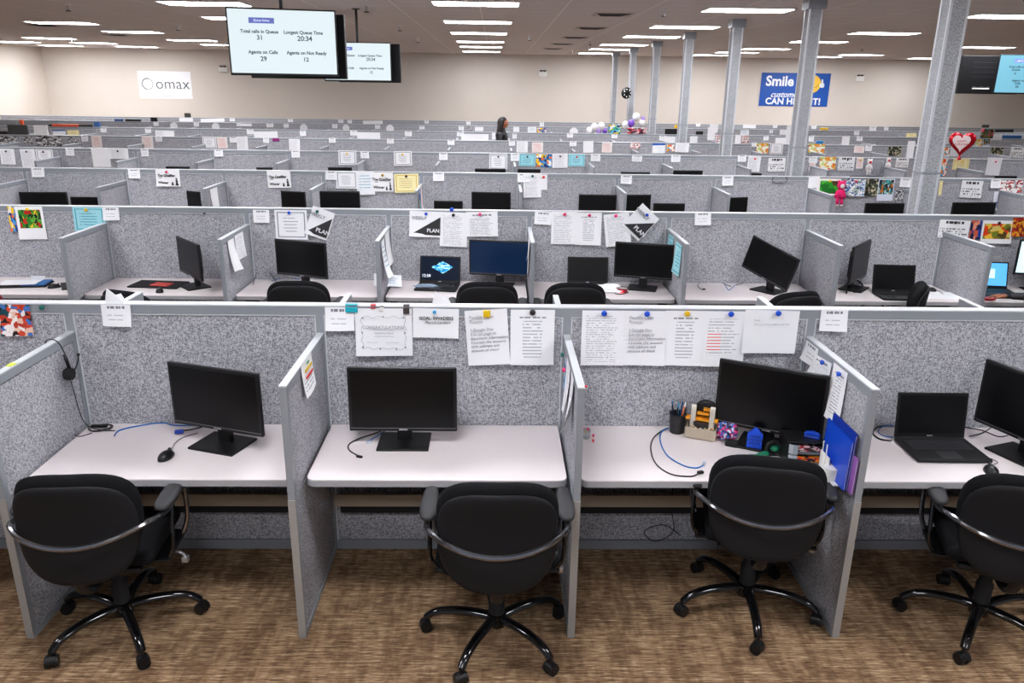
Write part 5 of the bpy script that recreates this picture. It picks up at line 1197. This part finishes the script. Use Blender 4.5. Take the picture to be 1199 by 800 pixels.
# ------------------------------------------------------------------ wall signs and fittings
def wallsign(x0, x1, z0, z1, m_, name, label):
    t = empty(name, label, 'sign', ((x0+x1)/2, YB, (z0+z1)/2)); w, h = x1-x0, z1-z0
    MB().box(-w/2, w/2, -.02, 0, -h/2, h/2, bev=.003).build('board', m_, t); return t, w, h
SH = 99.0
o_, w, h = wallsign(-12.42, -10.60, 1.87, 2.78, PAPER, 'wall_banner', 'white banner with a dotted ring and the word omax on the back wall')
GRT = mat('logo_grey', (74, 84, 92), .6)
text('omax', .52, GRT, 'logo_text', o_, T((.26, -.024, .03)), spacing=1.02, bold=-.004)
b = MB()
for i in range(22):
    a = i*2*PI/22; r_ = .014 if 4 < i < 16 else .010
    b.cyl((-.60+.18*math.cos(a), -.022, .03+.18*math.sin(a)), (-.60+.18*math.cos(a), -.026, .03+.18*math.sin(a)), r_*1.7, n=8)
b.build('dotted_ring', GRT, o_)
text('www.omax.com', .05, INKG, 'caption_text', o_, T((.05, -.024, -.36)))
SB = mat('sign_blue', (16, 82, 172), .5); SW = mat('sign_white', (244, 246, 250), .5); SY = mat('sign_yellow', (250, 200, 70), .5)
o_, w, h = wallsign(9.28, 11.72, 1.90, 3.02, SB, 'wall_sign', 'blue sign with smile and customer lettering partly behind a column')
text('Smile', .46, SW, 'headline_text', o_, T((-.56, -.024, .27)), bold=.014)
text('customers', .27, SW, 'script_text', o_, T((-.28, -.024, -.17)), shear=.45, bold=.004)
text('CAN HEAR IT!', .30, SW, 'slogan_text', o_, T((-.02, -.024, -.40)), bold=.010, spacing=1.04)
MB().cyl((0, -.0, 0), (0, -.006, 0), .30, n=40).build('yellow_disc', SY, o_, loc=(.60, -.02, .20))
MB().tube([(.70, -.03, .08), (.78, -.03, .12), (.83, -.03, .20)], .008, 6).build('smile_line', INK, o_, 'all')
b = MB(); b.sph((.94, -.03, .16), .085, (1, .2, 1), 10); b.cyl((.95, -.03, .2), (.93, -.03, .36), .03, .025, 12)
for i in range(4): b.sph((.985, -.038, .10+i*.035), .028, (1.3, .3, .6), 6)
b.build('thumb_up', SW, o_, True)
el = None
for i, (x, lab) in enumerate([(-9.45, 'white emergency light box on the back wall left of the televisions'), (1.6, 'white emergency light box on the back wall near the middle'), (12.75, 'white emergency light box on the back wall right of the blue sign')]):
    if el is None:
        el = empty('emergency_light', lab, 'emergency light', (x, YB, 2.86), group='emergency lights')
        MB().box(-.15, .15, -.07, 0, -.08, .08, bev=.01).build('casing', WHITE, el)
        for sx in (-1, 1): MB().lathe([(.02, 0), (.05, .02), (.055, .05), (.04, .055)], (sx*.06, -.06, .08)).build('lamp_head', mat('lamp_dark', (80, 76, 74), .4), el, True)
        freeze(el)
    else: c = copy_tree(el); c.location = (x, YB, 2.86); tag(c, lab)
# sprinklers and vents
sp = None
for i, (x, y) in enumerate([(79, 7), (208, 32), (429, 8), (468, 32), (489, 47), (778, 13), (691, 50), (670, 60), (84, 47), (1010, 57), (620, 44)]):
    p_ = atZ(x, y-2, H)
    if p_.y > YB-.5: p_ = p_*(1); p_.y = YB-1.0
    if sp is None:
        sp = empty('sprinkler_head', 'x', 'sprinkler'); MB().cyl((0, 0, -.09), (0, 0, 0), .012, n=8).build('pipe', SILV, sp); MB().cyl((0, 0, -.10), (0, 0, -.085), .035, n=12).build('deflector', mat('sprinkler_dark', (70, 66, 66), .5), sp); MB().cyl((0, 0, -.012), (0, 0, 0), .04, n=14).build('collar', WHITE, sp); freeze(sp); c = sp
    else: c = copy_tree(sp)
    c.location = (p_.x, p_.y, H); tag(c, f'small ceiling sprinkler head, {["nearest at the upper left", "left of the first television", "between the two televisions at the top", "right of the second television", "farther right of the second television", "above the gap between columns", "near the far column", "beside the farthest vent", "far left near a light", "right of the blue sign", "under the middle lights"][i]}', None, 'ceiling sprinklers')
vt = None
for i, (x, y) in enumerate([(717, 17), (692, 33), (673, 44), (658, 51.5), (647, 57), (52, 29.5), (137, 41)]):
    p_ = atZ(x, y, H)
    if vt is None:
        vt = empty('ceiling_vent', 'x', 'vent'); MB().box(-.30, .30, -.30, .30, -.006, 0).build('frame', mat('vent_pale', (176, 168, 164), .6), vt)
        b = MB()
        for k_ in range(4): b.box(-.25+k_*.03, .25-k_*.03, -.22+k_*.12, -.16+k_*.12, -.014, -.005)
        b.build('louvres', mat('vent_dark', (44, 40, 40), .7), vt); freeze(vt); c = vt
    else: c = copy_tree(vt)
    c.location = (p_.x, min(p_.y, YB-.6), H); tag(c, 'dark-slotted square ceiling vent, ' + ['nearest of the five in line right of the middle lights', 'second of the five in line', 'third of the five in line', 'fourth of the five in line', 'farthest of the five in line', 'below the first left light', 'below the second left light'][i], None, 'ceiling vents')
# ------------------------------------------------------------------ balloons and decorations in the far rows
RF = mat('foil_red', (190, 10, 34), .18, .5, .6); 
hc = Vector((7.40, 9.0, 1.66))
t = empty('heart_balloon', 'red foil heart balloon with white heart and lettering', 'balloon', hc, R(-8))
def heart(sc, y, n=40): return [(sc*.95*math.sin(a)**3, sc*(.8125*math.cos(a)-.3125*math.cos(2*a)-.125*math.cos(3*a)-.0625*math.cos(4*a))) for a in [2*PI*i/n for i in range(n)]]
def hearty(sc, d, y0, material, name, parent):
    b = MB(); bm = b.bm; ctr = (0, 0)
    L = []
    for f, dd in ((1, 0), (.97, .35), (.88, .62), (.7, .85), (.4, .97)):
        for sg in ((0,) if dd == 0 else (-1, 1)): L.append((sg, [bm.verts.new((x*f, y0+sg*d*dd, z*f)) for x, z in heart(sc, 0)]))
    rim = L[0][1]
    for sg in (-1, 1):
        prev = rim
        for s2, r2 in L[1:]:
            if s2 != sg: continue
            for k_ in range(40): bm.faces.new((prev[k_], prev[(k_+1) % 40], r2[(k_+1) % 40], r2[k_]))
            prev = r2
        bm.faces.new(prev)
    return b.build(name, material, parent, 'all')
hearty(.215, .07, 0, RF, 'foil_body', t)
b = MB().prism([(x-.04, z+.01) for x, z in heart(.14, 0)], 'y', -.078, -.068); b.build('white_heart', mat('foil_white', (236, 220, 220), .4), t)
text('HAPPY\nVALENTINE\'S', .048, mat('heart_ink', (180, 30, 50), .5), 'lettering', t, T((-.04, -.080, .0)))
MB().cyl((0, 0, -.21), (0, 0, -.27), .018, .03, 10).build('neck', RF, t, True)
MB().tube([(0, 0, -.27), (.01, .1, -.30), (0, .18, -.29)], .003, 5).build('ribbon', RF, t)
WB = mat('balloon_white', (244, 244, 248), .25); PB = mat('balloon_purple', (120, 80, 190), .25); PL = mat('balloon_lilac', (180, 150, 225), .25)
def balloon(px, py, row, r, m_, label, dy=.2):
    p_ = atY(px, py, row*S-dy)
    t = MB().sph((0, 0, 0), r, (1, 1, 1.12), 10).cyl((0, 0, -r*1.1), (0, 0, -r*1.25), r*.06, r*.14, 8)
    o = t.build('balloon', m_, None, 'all'); o.location = p_; tag(o, label, 'balloon', 'purple and white balloons')
BL = [(745, 137, .105, WB, 'top white balloon of the cluster beside the far column'), (739, 144.5, .095, PB, 'purple balloon in the middle of the cluster beside the far column'), (752, 144, .09, WB, 'white balloon at the right of the cluster beside the far column'), (732, 146, .09, WB, 'white balloon at the left of the cluster beside the far column'), (753, 139, .06, PL, 'small lilac balloon at the upper right of the cluster')]
for x, y, r_, m_, lb in BL: balloon(x, y, 6, r_, m_, lb, .25)
for x, y, r_, m_, lb in [(696, 149, .10, WB, 'white balloon left in the low group above the sixth row'), (704, 148, .10, WB, 'white balloon at the top of the low group'), (690, 153, .09, WB, 'white balloon at the far left of the low group'), (701, 153.5, .075, PL, 'lilac balloon in the low group'), (708, 153.5, .07, PB, 'dark purple balloon at the right of the low group')]: balloon(x, y, 6, r_, m_, lb, .6)
p_ = atY(733.5, 109, 18.9)
t = empty('black_balloon', 'round black foil balloon with white marks tied beside a far column', 'balloon', p_, R(18))
MB().sph((0, 0, 0), .155, (1, .45, 1), 12).build('foil_body', mat('foil_black', (16, 16, 18), .2, 0, .6), t, 'all')
b = MB()
for a in range(7): b.sph((.10*math.cos(a*.9), -.062, .10*math.sin(a*.9)), .016, (1, .3, 1), 5)
b.build('white_marks', WHITE, t)
MB().tube([(.0, 0, -.155), (.05, .05, -.3), (.12, .1, -.45)], .003, 5).build('ribbon', WHITE, t)
# plush toys
PKP = mat('plush_pink', (232, 28, 110), .9, noise=.2, nscale=90, bump=.5); PW = mat('plush_white', (238, 232, 232), .9, noise=.1)
def plush(px, py, row, s_, m_, label, face=PW):
    p_ = atrow(row, px, py, .07); t = empty('plush_toy', label, 'toy', p_)
    b = MB(); b.sph((0, 0, 0), .05*s_, (1, .8, 1.05)); b.sph((0, 0, -.10*s_), .052*s_, (1, .8, 1.25))
    for sx in (-1, 1):
        b.cyl((sx*.035*s_, 0, -.065*s_), (sx*.058*s_, -.01, -.15*s_), .018*s_, .015*s_, 10); b.cyl((sx*.022*s_, 0, -.14*s_), (sx*.028*s_, -.01, -.225*s_), .02*s_, .017*s_, 10)
        b.sph((sx*.035*s_, 0, .048*s_), .016*s_)
    b.build('plush_body', m_, t, 'all')
    MB().sph((0, -.036*s_, -.004), .026*s_, (1, .5, 1), 8).build('face', face, t, 'all')
    f = MB()
    for sx in (-1, 1): f.sph((sx*.028*s_, -.012, -.235*s_), .017*s_, (1, 1.2, .7), 6)
    f.build('feet', PW, t, 'all')
plush(985, 219, 2, 1.05, PKP, 'bright pink plush toy hanging on the third row right of the column')
plush(1018, 193, 3, .85, PW, 'white and red plush toy hanging on the fourth row', mat('plush_red', (214, 40, 60), .9))
plush(1040, 191, 3, .75, PW, 'smaller white and red plush toy on the fourth row', mat('plush_red', (214, 40, 60), .9))
# wire bracket on row 3
a, b_ = atrow(2, 905, 213, .01), atrow(2, 920, 213, .01)
cable([(a.x, a.y, a.z+.05), (a.x, a.y, a.z-.02), (b_.x, b_.y, a.z-.02), (b_.x, b_.y, a.z+.05)], .004, BLK, 'wire_hook', 'black wire bracket hanging on the third row beside a column', 'bracket')
# boxes, back-turned monitors and clutter on top of the far rows
def topper(row, x0, x1, y0, y1, m_, name, label, cat, d=.06, tilt=0):
    A = atrow(row, x0, y0); B = atrow(row, x1, y0); D = atrow(row, x0, y1)
    w = B.x-A.x; h = A.z-D.z; o = MB().box(-w/2, w/2, -d/2, d/2, 0, h, bev=min(.01, h/6)).build(name, m_, None)
    o.location = ((A.x+B.x)/2, row*S+TH/2, ZS); o.rotation_euler = (0, R(tilt), 0); tag(o, label, cat); return o
GB = mat('dark_grey_box', (62, 62, 58), .6)
topper(4, 8.5, 32, 152, 163.5, mat('back_panel', (60, 62, 62), .6), 'computer_monitor', 'dark grey screen back standing on the fifth row at the far left', 'monitor', .04, 0)
topper(4, 0, 9, 160, 164, BLK, 'black_box', 'black box at the left edge on the fifth row', 'box')
topper(5, 62, 92, 150.5, 153.5, mat('orange_red', (222, 84, 50), .5, noise=.5, nscale=30), 'game_box', 'long orange and red box on top of the sixth row at the left', 'box', .1)
topper(5, 92, 108, 150.5, 153, BLK, 'black_tube', 'black bar beside the orange box on the sixth row', 'bar')
topper(5, 57, 62, 150, 153, BLK, 'black_tube', 'short black bar left of the orange box on the sixth row', 'bar')
topper(6, 147, 165, 143.5, 146, BLK, 'flat_screen', 'flat black screen lying on the seventh row, left of the banner', 'monitor')
topper(6, 176, 184, 141, 146, BLK, 'laptop', 'small black laptop back on the seventh row', 'laptop', .03)
topper(7, 216, 223, 136, 141, GB, 'grey_box', 'small dark box on top of the farthest row', 'box')
topper(7, 1150, 1158, 150, 153.5, GB, 'grey_box', 'small dark box on top of the farthest row at the right', 'box')
topper(6, 1166, 1187, 153, 157, BLK, 'flat_screen', 'black flat screen on the seventh row at the right', 'monitor')
topper(5, 1174, 1197, 158, 162, mat('box_blue', (30, 90, 150), .5), 'blue_box', 'long blue box on the sixth row at the right edge', 'box')
topper(5, 779, 795, 151.5, 158, BLK, 'computer_monitor', 'black monitor rising above the sixth row between two columns', 'monitor', .04)
topper(6, 790, 796, 147, 151, mat('box_yellow', (240, 196, 40), .5), 'yellow_box', 'small yellow box behind the black monitor between columns', 'box')
topper(5, 815, 823, 164-4.5, 168-4.5, BLKM, 'black_bag', 'small black bag on the sixth row between two columns', 'bag')
topper(6, 961, 970, 152, 155, mat('box_yellow', (240, 196, 40), .5), 'yellow_box', 'small yellow box on the seventh row right of the blue sign', 'box')
topper(4, 956, 964, 168, 172.5, mat('sky_box', (20, 130, 200), .5), 'baseball_cap', 'small bright blue item on the fifth row right of the second column', 'item')
topper(5, 23, 27, 145, 152.5, mat('orange_item', (236, 100, 60), .5), 'orange_figurine', 'small orange figure on the sixth row at the far left', 'figurine')
topper(5, 110, 117, 147, 153, mat('blue_plant', (60, 100, 160), .6, noise=.6, nscale=60), 'blue_toy', 'blue figurine on top of the sixth row at the left', 'figurine')
topper(6, 134, 144, 147.5-4, 150-4, mat('blue_box2', (40, 80, 150), .5), 'small_blue_box', 'small blue box on the seventh row at the left', 'box')
topper(5, 713, 727, 146, 157, pic_mat('pic_toys', [(240, 210, 40), (60, 160, 90), (30, 60, 120), (90, 190, 220), (230, 230, 235)], 7, seed=3, coord='Generated'), 'toy_figures', 'colourful toy figures on the sixth row left of the balloons', 'toys', .1)
topper(5, 735, 754, 150, 157, pic_mat('pic_toys2', [(60, 40, 50), (200, 60, 70), (240, 240, 240), (40, 30, 60)], 7, seed=4, coord='Generated'), 'gift_basket', 'dark basket of small items under the balloon cluster', 'basket', .1)
topper(5, 1150, 1163, 157, 168, pic_mat('pic_basket', [(20, 20, 22), (60, 50, 40), (200, 60, 90), (30, 120, 90), (120, 100, 50)], 6, seed=5, coord='Generated'), 'toy_bundle', 'dark bundle of toys beside the heart balloon', 'toys', .1)
o = topper(4, 343-24, 351-24, 162, 166, mat('purple_card', (140, 30, 120), .5), 'purple_card', 'small purple card pinned over the fifth row', 'card', .075); o.location.z = ZS-.07

topper(3, 1064, 1072, 170, 190, PAPER, 'paper_sheet', 'tall white sheet standing up beside the nearest column', 'paper', .004)
topper(4, 922, 926.5, 150, 172, PAPER, 'paper_sheet', 'narrow tall white sheet standing left of the second column', 'paper', .004)
topper(4, 39, 55, 153, 164, MATS['pr_bare'], 'paper_sign', 'white paper sign standing on the fifth row at the far left', 'sign', .004)
a = atrow(1, 529, 247); pin((a.x, S+.0, ZS+.006), 'blue', 'large blue pin sticking up above the second row, left of the form', .018)
